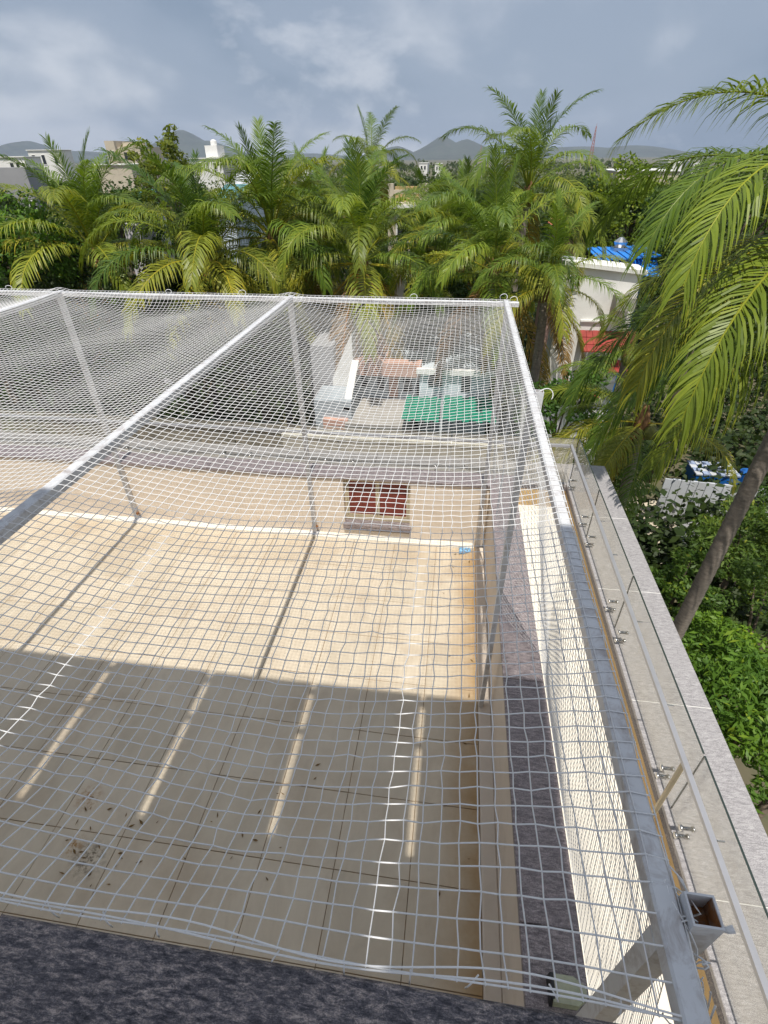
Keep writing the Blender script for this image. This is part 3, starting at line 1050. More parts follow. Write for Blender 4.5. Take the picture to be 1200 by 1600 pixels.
# tangle of cord where the net is tied to the socket near the camera
for q in range(9):
    c = []
    ph = rl.uniform(0, 6)
    for a in np.linspace(0, 1, 18):
        c.append((0.512 + 0.03 * math.sin(a * 9 + ph) * (0.4 + 0.6 * a) + rl.uniform(-.004, .004), 0.34 + 0.16 * a + 0.02 * math.cos(a * 11 + ph), 3.06 + 0.055 * math.sin(a * 7 + ph * 2)))
    MB().tube(c, 0.0018, 4).build('tie', MAT['cord'], net, True)
for q in range(7):
    y0 = rl.uniform(0.29, 0.36)
    c = [(0.515 + 0.02 * math.sin(a * 5 + q), y0 - 0.03 * a + 0.02 * math.sin(a * 8 + q), 3.05 - 0.12 * a + 0.03 * math.sin(a * 6 + q)) for a in np.linspace(0, 1, 14)]
    MB().tube(c, 0.0018, 4).build('tie', MAT['cord'], net, True)

# ------------------------------------------------------------------ small things on the terrace
lp = thing('flood_lamp', 'small lamp with greenish glass and black back on the granite by the near post', 'lamp', (0.76, 0.80, CZ))
m_ = MB()
m_.prism([(0.668, 0.742, CZ + 0.002), (0.668, 0.852, CZ + 0.002), (0.668, 0.845, CZ + 0.11), (0.668, 0.76, CZ + 0.11)], (0.016, 0, 0))
m_.build('back', MAT['black'], lp)
m_ = MB()
m_.prism([(0.6845, 0.744, CZ + 0.004), (0.80, 0.744, CZ + 0.004), (0.845, 0.78, CZ + 0.004), (0.845, 0.82, CZ + 0.004), (0.79, 0.85, CZ + 0.004), (0.6845, 0.85, CZ + 0.004)], (-0.006, 0.0, 0.075))
m_.build('glass_front', MAT['lampglass'], lp)
MB().box(0.70, 0.79, 0.77, 0.83, CZ + 0.010, CZ + 0.030).build('reflector', MAT['frame'], lp)

wr = thing('blue_wrapper', 'crumpled blue foil wrapper on the floor near the far right corner', 'wrapper', (0.34, 5.30, 0.0))
m_ = MB()
r0 = np.random.default_rng(2)
gp = [[(0.25 + 0.15 * i / 5 + 0.012 * r0.normal(), 5.22 + 0.14 * j / 4 + 0.10 * i / 5 + 0.008 * r0.normal(), 0.006 + 0.016 * abs(r0.normal())) for i in range(6)] for j in range(5)]
for j in range(4):
    for i in range(5):
        m_.poly([gp[j][i], gp[j][i + 1], gp[j + 1][i + 1], gp[j + 1][i]])
m_.build('foil', MAT['foil'], wr)
m_ = MB()
for i in range(3):
    for j in range(2):
        cx, cy = 0.285 + 0.035 * i + 0.012 * j, 5.275 + 0.035 * j + 0.025 * i
        m_.tube([(cx, cy, 0.02), (cx, cy, 0.034), (cx, cy, 0.038)], [0.011, 0.010, 0.005], 8)
m_.build('blister', MAT['chrome'], wr)

rd = random.Random(21)
LV = MB()
spots = [(rd.gauss(-2.42, 0.22), rd.gauss(1.36, 0.17)) for _ in range(18)] + [(rd.gauss(-2.7, .1), rd.gauss(1.72, .1)) for _ in range(5)] + \
        [(rd.gauss(-1.45, 0.2), rd.gauss(1.62, 0.25)) for _ in range(8)] + [(rd.gauss(-0.95, .15), rd.gauss(2.05, .15)) for _ in range(6)] + [(rd.uniform(0.05, 0.42), rd.uniform(1, 5.3)) for _ in range(12)]
for q, (lx, ly) in enumerate(spots):
    a = rd.uniform(0, 6.28)
    L_ = rd.uniform(0.010, 0.030)
    W_ = L_ * rd.uniform(0.18, 0.35)
    ca, sa = math.cos(a), math.sin(a)
    m_ = MB()
    tip = [(-L_, 0, 0.004), (-0.2 * L_, W_, 0.007), (L_, 0, 0.013), (-0.2 * L_, -W_, 0.005)]
    m_.prism([(lx + ca * p[0] - sa * p[1], ly + sa * p[0] + ca * p[1], p[2]) for p in tip], (0, 0, 0.0012))
    o = m_.build('fallen_leaf', MAT['deadleaf'])
    tag(o, 'tiny dry brown leaf lying on the terrace tiles', 'leaf', 'dry leaves on the terrace floor')

# ------------------------------------------------------------------ palms
def frond_arrays(seed, e0, droop, L=4.4, nl=62, lmax=0.95, seg=3, hang=0.5, width=0.042, side_bend=0.0):
    r = np.random.default_rng(seed)
    nt = 24
    t = np.linspace(0, 1, nt)
    ang = e0 - droop * (0.25 * t + 0.75 * t ** 1.7)
    yaw = side_bend * t ** 1.5
    dx, dz = np.cos(ang), np.sin(ang)
    st = L / (nt - 1)
    P = np.zeros((nt, 3))
    for i in range(1, nt):
        c = 0.5 * (dx[i] + dx[i - 1])
        P[i] = P[i - 1] + st * np.array([c * math.cos(yaw[i]), c * math.sin(yaw[i]), 0.5 * (dz[i] + dz[i - 1])])
    V, F, T = [], [], []
    # midrib
    rad = 0.036 * (1 - t) ** 1.1 + 0.005
    Tn = np.gradient(P, axis=0)
    Tn /= np.linalg.norm(Tn, axis=1, keepdims=True)
    S = np.cross(Tn, [0, 0, 1.0])
    S /= np.linalg.norm(S, axis=1, keepdims=True) + 1e-9
    if abs(np.cos(e0)) < 0.1:
        S[:] = [0, -1.0, 0]
    Nn = np.cross(S, Tn)
    for i in range(nt):
        for q in range(4):
            w = q * math.pi / 2
            V.append(P[i] + rad[i] * (math.cos(w) * S[i] * (1.5 if t[i] < 0.15 else 1) + math.sin(w) * Nn[i] * 0.7))
    for i in range(nt - 1):
        for q in range(4):
            m = (q + 1) % 4
            F.append((i * 4 + q, i * 4 + m, i * 4 + 4 + m, i * 4 + 4 + q))
            T.append(0.93)
    for sgn in (-1, 1):
        for k in range(nl):
            tk = 0.17 + 0.825 * (k + r.uniform(-0.3, 0.3)) / nl
            tk = min(max(tk, 0.15), 0.995)
            fi = tk * (nt - 1)
            i = min(int(fi), nt - 2)
            w = fi - i
            p = P[i] * (1 - w) + P[i + 1] * w
            tn, sd, nm = Tn[i], S[i], Nn[i]
            u_ = (tk - 0.15) / 0.85
            ln = lmax * (0.50 + 0.5 * math.sin(min(u_ * 2.6, 1.57))) * (1 - 0.62 * max(0, u_ - 0.35) / 0.65) * r.uniform(0.86, 1.08)
            al = R(66 - 36 * u_ + r.normal() * 4)
            be = R(12 + r.normal() * 7)
            if r.random() < 0.03:
                continue
            d = math.cos(al) * tn + math.sin(al) * (sgn * sd * math.cos(be) + nm * math.sin(be))
            d /= np.linalg.norm(d)
            hg = hang * r.uniform(0.75, 1.3)
            b0 = len(V)
            cur = p.copy()
            wv = tn - d * np.dot(tn, d)
            wv /= np.linalg.norm(wv) + 1e-9
            tint = np.clip(r.normal(0.45, 0.17), 0, 0.86)
            for q in range(seg + 1):
                ww = width * (0.55, 1.0, 0.72, 0.4, 0.2)[q] if q < seg else 0.0
                if seg == 4 and q < seg:
                    ww = width * (0.55, 1.0, 0.85, 0.5)[q]
                if q < seg:
                    V.append(cur - wv * ww * 0.5)
                    V.append(cur + wv * ww * 0.5)
                else:
                    V.append(cur.copy())
                if q < seg:
                    cur = cur + d * ln / seg
                    d = d + np.array([0, 0, -1.0]) * hg * (0.6 + 0.5 * q)
                    d /= np.linalg.norm(d)
            for q in range(seg - 1):
                F.append((b0 + 2 * q, b0 + 2 * q + 1, b0 + 2 * q + 3, b0 + 2 * q + 2))
                T.append(tint)
            F.append((b0 + 2 * seg - 2, b0 + 2 * seg - 1, b0 + 2 * seg))
            T.append(min(0.95, tint + 0.22))
    return V, F, T


def frond_mesh(name, *a, **k):
    V, F, T = frond_arrays(*a, **k)
    me = bpy.data.meshes.new(name)
    me.from_pydata([tuple(v) for v in V], [], F)
    me.update()
    at_ = me.attributes.new('tint', 'FLOAT', 'FACE')
    at_.data.foreach_set('value', np.asarray(T, np.float32))
    me.materials.append(MAT['frond'])
    return me


FCLASS = []   # (elevation, [meshes])
for ci, (e0, dr, hg) in enumerate(((87, 20, 0.25), (77, 58, 0.6), (65, 96, 0.9), (48, 114, 1.05), (26, 102, 1.1), (0, 78, 1.1), (-40, 36, 0.9))):
    FCLASS.append([frond_mesh('frond', 100 + ci * 10 + q, R(e0 + q * 5 - 4), R(dr + q * 10 - 6), 4.7, 74, 1.15, 3, hg * 0.8, 0.042, (-0.35, 0.4, 0.1)[q]) for q in range(3)])

coco = MB()
coco.tube([(0, 0, -0.15), (0, 0, -0.12), (0, 0, -0.04), (0, 0, 0.06), (0, 0, 0.12), (0, 0, 0.14)], [0.02, 0.085, 0.125, 0.115, 0.06, 0.015], 9)
coco_me = bpy.data.meshes.new('coconut')
coco_me.from_pydata(coco.v, [], coco.f)
coco_me.update()
coco_me.polygons.foreach_set('use_smooth', np.ones(len(coco_me.polygons), bool))
coco_me.materials.append(MAT['coconut'])


def palm_trunk(base, top, r0, r1, parent, bend=(0.0, 0.0), n=10):
    b, t = np.array(base, float), np.array(top, float)
    steps = max(24, int((t[2] - b[2]) / 0.09))
    pts, rad = [], []
    for i in range(steps + 1):
        s = i / steps
        p = b + (t - b) * s
        p[0] += bend[0] * math.sin(s * math.pi)
        p[1] += bend[1] * math.sin(s * math.pi)
        pts.append(p)
        rr = r0 + (r1 - r0) * s ** 0.7 + 0.10 * math.exp(-s * 16)
        rad.append(rr * (1.0 + (0.045 if i % 2 else -0.03)))
    return MB().tube(pts, rad, n).build('trunk', MAT['palmbark'], parent, True)


GREEN = (0.06, 0.12, 0.02)
LIME = (0.165, 0.245, 0.03)
OLD = (0.40, 0.37, 0.04)
DEAD = (0.21, 0.115, 0.045)


def lerp(a, b, t):
    return tuple(x + (y - x) * t for x, y in zip(a, b))


def palm(label, heart, scale=1.0, nf=24, seed=0, lean=(0, 0), young=0.35, yellow=0.5, manual=None, r0=0.17, coconuts=5, classes=None):
    r = random.Random(seed)
    hx, hy, hz = heart
    root = thing('coconut_palm', label, 'palm tree', (hx - lean[0], hy - lean[1], GROUND), 'coconut palms around the terrace')
    off = np.array(ORG[root.name])
    palm_trunk((hx - lean[0], hy - lean[1], GROUND), (hx, hy, hz - 0.05), r0, r0 * 0.72, root, (lean[0] * 0.1, 0))
    MB().tube([(hx, hy, hz - 0.55), (hx, hy, hz - 0.3), (hx, hy, hz), (hx, hy, hz + 0.3)], [r0 * 0.75, r0 * 1.25, r0 * 1.1, r0 * 0.4], 9).build('fibre_collar', MAT['husk'], root, True)
    spec = []
    if manual:
        spec += manual
    for k in range(nf):
        a = (k + 0.5) / nf
        az = math.degrees(k * 2.39996 + r.uniform(-0.25, 0.25)) + seed * 37
        ci = min(6, int((a ** 0.66) * 6.5 + r.uniform(-0.3, 0.3)))
        ci = max(0, ci)
        spec.append((az, ci, r.uniform(0.85, 1.08)))
    for (az, ci, ls) in spec:
        src = FCLASS if classes is None else classes
        me = r.choice(src[ci])
        o = bpy.data.objects.new('frond', me)
        COL.objects.link(o)
        o.parent = root
        o.location = (hx - off[0] + 0.06 * math.cos(R(az)), hy - off[1] + 0.06 * math.sin(R(az)), hz - off[2] + 0.25 - 0.08 * ci)
        o.rotation_euler = (r.uniform(-0.08, 0.08), r.uniform(-0.06, 0.06), R(az))
        sc_ = scale * ls * (0.72, 0.86, 0.96, 1.0, 1.0, 1.0, 1.0)[ci]
        o.scale = (sc_, sc_, sc_)
        if ci <= 1:
            c = lerp(GREEN, LIME, r.uniform(0.0, 0.9))
        elif ci <= 3:
            c = lerp(GREEN, LIME, r.uniform(0.1, 1.0))
            c = lerp(c, OLD, max(0.0, r.uniform(0.0, yellow * 0.6)))
        elif ci <= 5:
            c = lerp(lerp(GREEN, LIME, r.random()), OLD, max(0.0, r.uniform(0.1, 0.40 + yellow * 0.5)) if r.random() < 0.7 else 0.0)
        else:
            c = lerp(OLD, DEAD, r.uniform(0.5, 1.0))
        o.color = (*c, 1)
    for k in range(coconuts):
        a = r.uniform(0, 6.28)
        o = bpy.data.objects.new('coconut', coco_me)
        COL.objects.link(o)
        o.parent = root
        o.location = (hx - off[0] + 0.26 * math.cos(a), hy - off[1] + 0.26 * math.sin(a), hz - off[2] - 0.15 - r.uniform(0, 0.25))
        o.rotation_euler = (r.uniform(-.4, .4), r.uniform(-.4, .4), 0)
    return root


palm('bushy coconut palm at the far left above the net, in front of the grey building', at(150, 395, 20), 1.04, 34, 1, (0.5, 0.3), yellow=0.5)
palm('coconut palm right of the leftmost one, below the thin light green tree', at(325, 412, 18), 0.97, 34, 2, (-0.6, 0.4), yellow=0.6)
palm('coconut palm with upright spear leaves left of the net\'s first tent peak', at(425, 366, 20), 1.0, 33, 3, (0.3, 0.2), yellow=0.5)
palm('low yellowing coconut palm right above the net\'s middle tent peak', at(478, 425, 23), 0.8, 24, 14, (0.2, 0.2), yellow=0.9)
palm('broad coconut palm in the middle of the picture behind the net bar', at(566, 405, 18.5), 0.94, 31, 4, (0.2, 0.5), yellow=0.4)
palm('distant slim coconut palm whose top breaks the skyline over the middle palm', at(580, 262, 34), 0.72, 22, 5, (0.5, 0), yellow=0.3)
palm('small coconut palm in front of the beige concrete house', at(662, 380, 26), 0.8, 22, 6, (0.2, 0), yellow=0.6)
palm('bright green coconut palm left of the net\'s right end', at(772, 420, 17), 0.82, 28, 7, (0.3, 0.3), yellow=0.3)
palm('tall coconut palm standing highest against the sky right of the pointed hill', at(826, 297, 22), 0.84, 24, 8, (0.4, 0.6), yellow=0.4)
palm('coconut palm just right of the net corner, before the white wall', at(856, 440, 15.5), 0.58, 22, 9, (-0.3, 0.4), yellow=0.6)
palm('coconut palm half hidden between the upright palm and the broad middle palm', at(505, 372, 25), 0.92, 28, 21, (0.3, 0.1), yellow=0.5)
palm('coconut palm half hidden behind the bright green palm, right of the concrete house', at(722, 378, 24), 0.9, 28, 22, (-0.3, 0.1), yellow=0.5)
palm('small palm before the white house with red awnings', at(985, 535, 13.5), 0.30, 14, 10, (0.2, 0.3), yellow=0.4, r0=0.12, coconuts=3)

# near palms at the right: fronds with more leaflets
NCLASS = []
for ci, (e0, dr, hg) in enumerate(((86, 28, 0.12), (76, 70, 0.35), (64, 104, 0.6), (44, 112, 0.75), (18, 98, 0.8), (-6, 72, 0.85), (-38, 40, 0.6))):
    NCLASS.append([frond_mesh('frond', 300 + ci * 10 + q, R(e0 + q * 5 - 2), R(dr + q * 9), 4.7, 104, 1.25, 4, hg * 0.85, 0.031, (-0.3, 0.3)[q]) for q in range(2)])
palm('coconut palm with drooping fronds in front of the white house, behind the ledge corner', at(1004, 655, 10.2), 0.52, 5, 11, (-0.4, 0.4), yellow=0.5, r0=0.14,
     manual=[(185, 3, 1.15), (200, 4, 1.1), (170, 3, 1.0), (222, 5, 1.0), (150, 4, 0.9), (260, 5, 1.0), (240, 4, 1.0), (212, 5, 1.1), (192, 5, 1.0)], classes=NCLASS)
HP = at(1352, 395, 7.8)

palm('big near coconut palm at the right edge with grey ringed trunk', HP, 0.95, 8, 12, (HP[0] - 4.72, 0.0), yellow=0.25, r0=0.165,
     manual=[(188, 2, 0.9), (196, 3, 0.88), (210, 3, 0.95), (186, 4, 0.78), (203, 4, 0.88), (218, 4, 0.95), (206, 5, 0.92), (224, 5, 0.85), (206, 1, 0.62), (224, 1, 0.8), (236, 3, 0.9), (190, 5, 0.7)], classes=NCLASS, coconuts=7)

# ------------------------------------------------------------------ broadleaf trees and bushes
def crown_mesh(seed, rx, rz, nc, nleaf, leaf, aspect=0.5, clump=0.26, flat=0.0):
    r = np.random.default_rng(seed)
    d = unit(nc, r)
    d[:, 2] = np.where(d[:, 2] < -0.45, -d[:, 2], d[:, 2])
    rad = r.uniform(0.45, 1.0, nc) ** 0.6
    lump = 1 + 0.18 * np.sin(d[:, 0] * 4 + seed) + 0.14 * np.cos(d[:, 1] * 5 + seed * 2)
    C = d * np.array([rx, rx, rz]) * (rad * lump)[:, None]
    Vs, Ts = [], []
    tot = nc * nleaf
    cl = clump * rx * r.uniform(0.6, 1.25, nc)
    ii = np.repeat(np.arange(nc), nleaf)
    ld = unit(tot, r)
    P = C[ii] + ld * (cl[ii] * r.uniform(0.35, 1.0, tot) ** 0.5)[:, None] * np.array([1, 1, 0.75])
    nn = 0.55 * ld + 0.35 * np.array([0, 0, 1.0]) + 0.55 * r.normal(size=ld.shape)
    nn /= np.linalg.norm(nn, axis=1, keepdims=True)
    V, Q = leaf_quads(P, nn, leaf, r, aspect)
    ct = r.uniform(0.2, 0.7, nc)
    T = np.clip(ct[ii] + r.normal(0, 0.15, tot), 0, 0.93)
    T[r.random(tot) < 0.025] = 1.0
    return V, Q, T, C


def tree(label, centre, rx, rz, seed, col, nc=60, nleaf=110, leaf=0.17, name='leafy_tree', group=None, clump=0.26, aspect=0.5, trunk_r=0.16, cat='tree', cached=None):
    cx, cy, cz = [float(v) for v in centre]
    root = thing(name, label, cat, (cx, cy, GROUND), group)
    V, Q, T, C = crown_mesh(seed, rx, rz, nc, nleaf, leaf, aspect, clump)
    o = link('crown', mesh_np('crown', V, Q, T), MAT['leaf'], root, (0, 0, cz - GROUND))
    o.color = (*col, 1)
    r = random.Random(seed)
    m_ = MB()
    fork = max(GROUND + 0.6, cz - rz * 0.75)
    m_.tube([(cx, cy, GROUND - 0.1), (cx + r.uniform(-.15, .15), cy, (GROUND + fork) / 2), (cx, cy, fork)], [trunk_r * 1.25, trunk_r, trunk_r * 0.85], 8)
    for k in range(0, nc, max(1, nc // 11)):
        e = C[k] * 0.92 + np.array([cx, cy, cz])
        mid = np.array([cx, cy, fork]) * 0.5 + e * 0.5 + np.array([0, 0, 0.12 * rz])
        m_.tube([(cx, cy, fork - 0.1), mid, e], [trunk_r * 0.55, trunk_r * 0.33, trunk_r * 0.1], 6)
    m_.build('trunk', MAT['bark'], root, True)
    return root


tree('dense bright green tree at the left edge below the grey building', at(28, 432, 19), 2.6, 2.1, 31, (0.10, 0.195, 0.028), 90, 130, 0.17)
tree('dark leafy tree between the two leftmost palms', at(195, 365, 27), 2.4, 2.0, 32, (0.05, 0.10, 0.022), 60, 110, 0.19)
tree('tall thin light green tree with sparse feathery top left of centre', at(270, 305, 24), 1.7, 2.0, 33, (0.15, 0.185, 0.03), 54, 60, 0.17, clump=0.22)
tree('round lime green tree behind the blue roofed shed', at(992, 352, 34), 3.7, 2.5, 34, (0.14, 0.205, 0.02), 95, 130, 0.19, clump=0.22)
tree('dark green tree left of the lime green tree by the blue roof', at(925, 362, 34), 2.7, 2.2, 35, (0.045, 0.08, 0.018), 60, 110, 0.2)
tree('leafy tree at the right behind the big palm\'s hanging fronds', at(1140, 372, 24), 3.0, 2.2, 36, (0.07, 0.12, 0.02), 70, 110, 0.19)
tree('small bright bush beside the white house wall, beyond the net post', at(875, 650, 12.5), 1.1, 1.0, 37, (0.07, 0.15, 0.025), 40, 90, 0.12, trunk_r=0.06)
g_ = 'mango trees in the garden on the right'
for k, (u, v, z, rx, rz, col, lb) in enumerate((
        (1055, 930, -5.6, 1.0, 1.3, (0.088, 0.162, 0.028), 'narrow dark green tree touching the ledge beside the palm trunk'),
        (1160, 860, -5.6, 1.7, 1.3, (0.105, 0.170, 0.031), 'garden tree with greyish leaves right of the palm trunk'),
        (1185, 985, -5.6, 1.7, 1.4, (0.096, 0.162, 0.031), 'garden tree at the right edge halfway down the picture'),
        (1105, 1050, -5.0, 1.35, 1.3, (0.131, 0.238, 0.028), 'bright green tree hugging the ledge below the palm trunk'),
        (1175, 1130, -4.6, 1.5, 1.3, (0.105, 0.204, 0.028), 'bright garden tree at the lower right edge beside the ledge'),
        (1260, 1190, -4.4, 1.6, 1.3, (0.096, 0.187, 0.028), 'lowest garden tree cut by the right picture edge'),
        (1250, 800, -6.0, 1.6, 1.3, (0.088, 0.170, 0.028), 'garden tree just below the corrugated fence at the right edge'))):
    tree(lb, atz(u, v, z), rx, rz, 50 + k, col, (52, 66, 46)[k % 3], 115, (0.12, 0.17, 0.10)[k % 3], 'garden_tree', g_, (0.2, 0.24, 0.18)[k % 3], (0.42, 0.3, 0.5)[k % 3], 0.1)
# dark trees seen through the net on the left
g_ = 'shaded trees seen through the net'
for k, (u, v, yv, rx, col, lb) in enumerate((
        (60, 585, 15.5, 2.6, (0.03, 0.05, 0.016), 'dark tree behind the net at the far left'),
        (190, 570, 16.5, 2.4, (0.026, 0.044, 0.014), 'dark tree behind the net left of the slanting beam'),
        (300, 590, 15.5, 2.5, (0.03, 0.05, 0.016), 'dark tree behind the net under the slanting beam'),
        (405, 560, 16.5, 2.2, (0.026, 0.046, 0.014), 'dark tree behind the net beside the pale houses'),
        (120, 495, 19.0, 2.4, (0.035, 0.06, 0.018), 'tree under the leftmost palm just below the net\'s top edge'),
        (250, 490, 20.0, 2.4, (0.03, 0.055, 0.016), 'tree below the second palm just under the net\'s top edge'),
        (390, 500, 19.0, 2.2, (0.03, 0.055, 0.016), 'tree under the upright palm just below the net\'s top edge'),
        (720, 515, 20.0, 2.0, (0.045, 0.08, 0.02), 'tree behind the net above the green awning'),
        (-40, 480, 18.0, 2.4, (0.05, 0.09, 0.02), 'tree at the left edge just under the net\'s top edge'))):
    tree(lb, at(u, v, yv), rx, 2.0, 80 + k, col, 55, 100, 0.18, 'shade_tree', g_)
# middle distance: one crown shape per kind, copied
g_ = 'trees in the wood beyond the palms'
rm = random.Random(77)
protos = [tree('leafy green tree in the wood between the palms and the horizon', (at(300 + 260 * k, 335, 44)[0], 44, -1.9), 3.2, 2.9, 120 + k, c_, 55, 90, 0.28, 'wood_tree', g_)
          for k, c_ in enumerate(((0.05, 0.09, 0.02), (0.075, 0.12, 0.02), (0.04, 0.075, 0.02)))]
for k in range(22):
    u = (k + rm.uniform(0.1, 0.9)) * 1300 / 22 - 50
    yv = rm.uniform(38, 72)
    src = protos[k % 3]
    p = at(u, 330, yv)
    t = src.copy()
    COL.objects.link(t)
    t.location = (float(p[0]), float(p[1]), GROUND)
    t.rotation_euler = (0, 0, rm.uniform(0, 6.28))
    s_ = rm.uniform(0.8, 1.15)
    t.scale = (s_, s_, s_)
    for ch in src.children:
        c_ = ch.copy()
        COL.objects.link(c_)
        c_.parent = t
        if ch.name.startswith('crown'):
            q = rm.uniform(0.75, 1.3)
            c_.color = tuple(x * q for x in ch.color[:3]) + (1,)

# ------------------------------------------------------------------ houses
def house(name, label, u0, u1, vt, vb, Y, depth, wall, wins=(), cat='house', floors=None, roof=None, zb=None, parapet=0.0, frame='white'):
    a, b = at(u0, vt, Y), at(u1, vt, Y)
    x0, x1, zt = a[0], b[0], 0.5 * (a[2] + b[2])
    z0 = GROUND if zb is None else zb
    root = thing(name, label, cat, ((x0 + x1) / 2, Y + depth / 2, GROUND))
    MB().box(x0, x1, Y, Y + depth, z0, zt).build('wall', MAT[wall], root)
    if roof:
        MB().cbox(x0 - 0.2, x1 + 0.2, Y - 0.25, Y + depth + 0.2, zt + 0.002, zt + 0.16, 0.02).build('roof', MAT[roof], root)
    if parapet:
        for (p0, p1, q0, q1) in ((x0, x1, Y, Y + 0.15), (x0, x1, Y + depth - 0.15, Y + depth)):
            MB().box(p0, p1, q0, q1, zt + 0.17, zt + 0.17 + parapet).build('parapet', MAT[wall], root)
    for (f0, f1, g0, g1) in wins:      # fractions across, metres below the top
        wx0, wx1 = x0 + (x1 - x0) * f0, x0 + (x1 - x0) * f1
        wz1, wz0 = zt - g0, zt - g1
        t_ = min(0.12, (wx1 - wx0) * 0.12)
        m_ = MB()
        m_.box(wx0 - t_, wx0, Y - 0.07, Y - 0.001, wz0 - t_, wz1 + t_)
        m_.box(wx1, wx1 + t_, Y - 0.07, Y - 0.001, wz0 - t_, wz1 + t_)
        m_.box(wx0 + .001, wx1 - .001, Y - 0.07, Y - 0.001, wz1, wz1 + t_)
        m_.box(wx0 + .001, wx1 - .001, Y - 0.10, Y - 0.001, wz0 - t_, wz0)
        w_ = m_.build('window', MAT[frame], root)
        MB().box(wx0 + .001, wx1 - .001, Y - 0.02, Y - 0.002, wz0 + .001, wz1 - .001).build('pane', MAT['pane'], w_)
    return root, x0, x1, zt


house('grey_house', 'plain grey house at the left edge with a white framed opening', -40, 38, 262, 330, 62, 3, 'grey', ((0.86, 0.97, 3.2, 4.8),))
house('white_block', 'low white building at the far left edge above the grey house', -30, 38, 246, 262, 120, 5, 'white', ((0.62, 0.70, 1, 2.3), (0.76, 0.83, 0.9, 2.3), (0.9, 0.96, 1, 2.3)), roof='white')
house('white_block', 'stepped white building beside the leftmost palm top', 42, 92, 235, 262, 150, 5, 'white', ((0.1, 0.2, 1, 3), (0.4, 0.5, 1, 3), (0.78, 0.86, 1.2, 3)), roof='white')
tw, x0, x1, zt = house('beige_tower_block', 'beige tower block with a stepped top rising above the trees at left', 162, 177, 220, 262, 140, 12, 'beige', ((0.1, 0.28, 2, 3.4), (0.1, 0.28, 5, 6.4), (0.6, 0.8, 2, 3.4)))
m_ = MB()
xr = at(214, 230, 140)[0]
m_.box(x1 + .01, xr, 141, 152, GROUND, at(200, 229, 140)[2])
m_.box(x1 + 1.0, x1 + 3.6, 142, 148, at(200, 229, 140)[2] + .01, at(200, 222, 140)[2])
m_.build('wing', MAT['beige'], tw)
for k in range(3):
    for q in range(2):
        cx = x1 + 1.0 + (xr - x1 - 2) * (k + 0.3) / 3
        cz = at(200, 229, 140)[2] - 2.5 - 3 * q
        MB().box(cx, cx + 1.2, 140.9, 140.99, cz, cz + 1.4).build('window', MAT['pane'], tw)
house('white_shed', 'long low building with a white flat roof below the beige tower block', 150, 204, 258, 276, 110, 14, 'beige', roof='white')
hw, x0, x1, zt = house('white_house', 'white house with a roof tank between the left palms on the skyline', 298, 346, 248, 262, 130, 12, 'white', ((0.2, 0.3, 0.8, 2.0), (0.7, 0.8, 0.8, 2.0)), roof='white')
MB().box(x0 + 2.8, x0 + 5.6, 132, 136, zt + .17, zt + 2.4).build('stair_head', MAT['white'], hw)
MB().tube([(x0 + 4.2, 134, zt + 2.41), (x0 + 4.2, 134, zt + 3.2), (x0 + 4.2, 134, zt + 3.5)], [0.7, 0.7, 0.3], 12).build('roof_tank', MAT['white'], hw)
house('pale_house', 'small pale house among the palms right of the skyline white house', 370, 380, 246, 258, 130, 8, 'beige', roof='white')
house('hangar', 'long low cream hangar in the wood behind the lime green tree', 965, 1062, 268, 285, 105, 14, 'beige', roof='white')
for k, (u0, u1, vt, lb) in enumerate(((1045, 1068, 250, 'tiny white house on the horizon at the right'), (470, 482, 253, 'tiny white house on the horizon right of the upright palm'), (655, 668, 255, 'tiny white house on the horizon below the pointed hill'), (680, 690, 256, 'second tiny white house below the pointed hill'), (1085, 1096, 252, 'tiny white house on the horizon above the near palm fronds'))):
    house('white_house', lb, u0, u1, vt, vt + 8, 330, 14, 'white', ((0.2, 0.4, 1.2, 2.8), (0.6, 0.8, 1.2, 2.8)), roof='white')

# teal canopies and lilac panel among the left palms
tc = thing('teal_roof_shed', 'shed with a teal metal roof between the two leftmost palms', 'shed', tuple(at(192, 330, 31)[:2]) + (GROUND,))
a, b = at(178, 316, 30), at(214, 312, 30)
m_ = MB()
m_.prism([(a[0], 30, a[2]), (b[0], 30, b[2]), (b[0], 33.5, b[2] + .35), (a[0], 33.5, a[2] + .35)], (0, 0, 0.06))
m_.build('roof', MAT['teal'], tc)
for px in (a[0] + .1, b[0] - .2):
    MB().box(px, px + .12, 30.1, 30.22, GROUND, a[2] - .01).build('post', MAT['concrete'], tc)
MB().box(a[0] + .3, b[0] - .3, 31.5, 33.2, GROUND, a[2] - .2).build('wall', MAT['lilac'], tc)
tc = thing('lilac_wall_tower', 'narrow pale lilac water tower between the leftmost palms', 'tower', tuple(at(205, 380, 27)[:2]) + (GROUND,))
a, b = at(192, 352, 26), at(216, 352, 26)
MB().box(a[0], b[0], 26, 27.5, GROUND, a[2]).build('wall', MAT['lilac'], tc)
MB().cbox(a[0] - .06, b[0] + .06, 25.94, 27.56, a[2] + .002, a[2] + .1, .02).build('cap', MAT['white'], tc)
tc = thing('teal_roof_house', 'pale house with a teal and grey sheet roof behind the second palm', 'house', tuple(at(345, 305, 33)[:2]) + (GROUND,))
a, b = at(322, 300, 32), at(362, 306, 32)
m_ = MB()
m_.prism([(a[0], 32, a[2] - .6), (b[0], 32, a[2] - .6), (b[0], 35, a[2] + .2), (a[0], 35, a[2] + .2)], (0, 0, 0.06))
m_.build('roof', MAT['teal'], tc)
MB().prism([(a[0], 35.01, a[2] + .2), (b[0], 35.01, a[2] + .2), (b[0], 38, a[2] + .9), (a[0], 38, a[2] + .9)], (0, 0, 0.06)).build('roof', MAT['sheet'], tc)
MB().box(a[0] + .2, b[0] - .2, 32.4, 38, GROUND, a[2] - .7).build('wall', MAT['bluewhite'], tc)

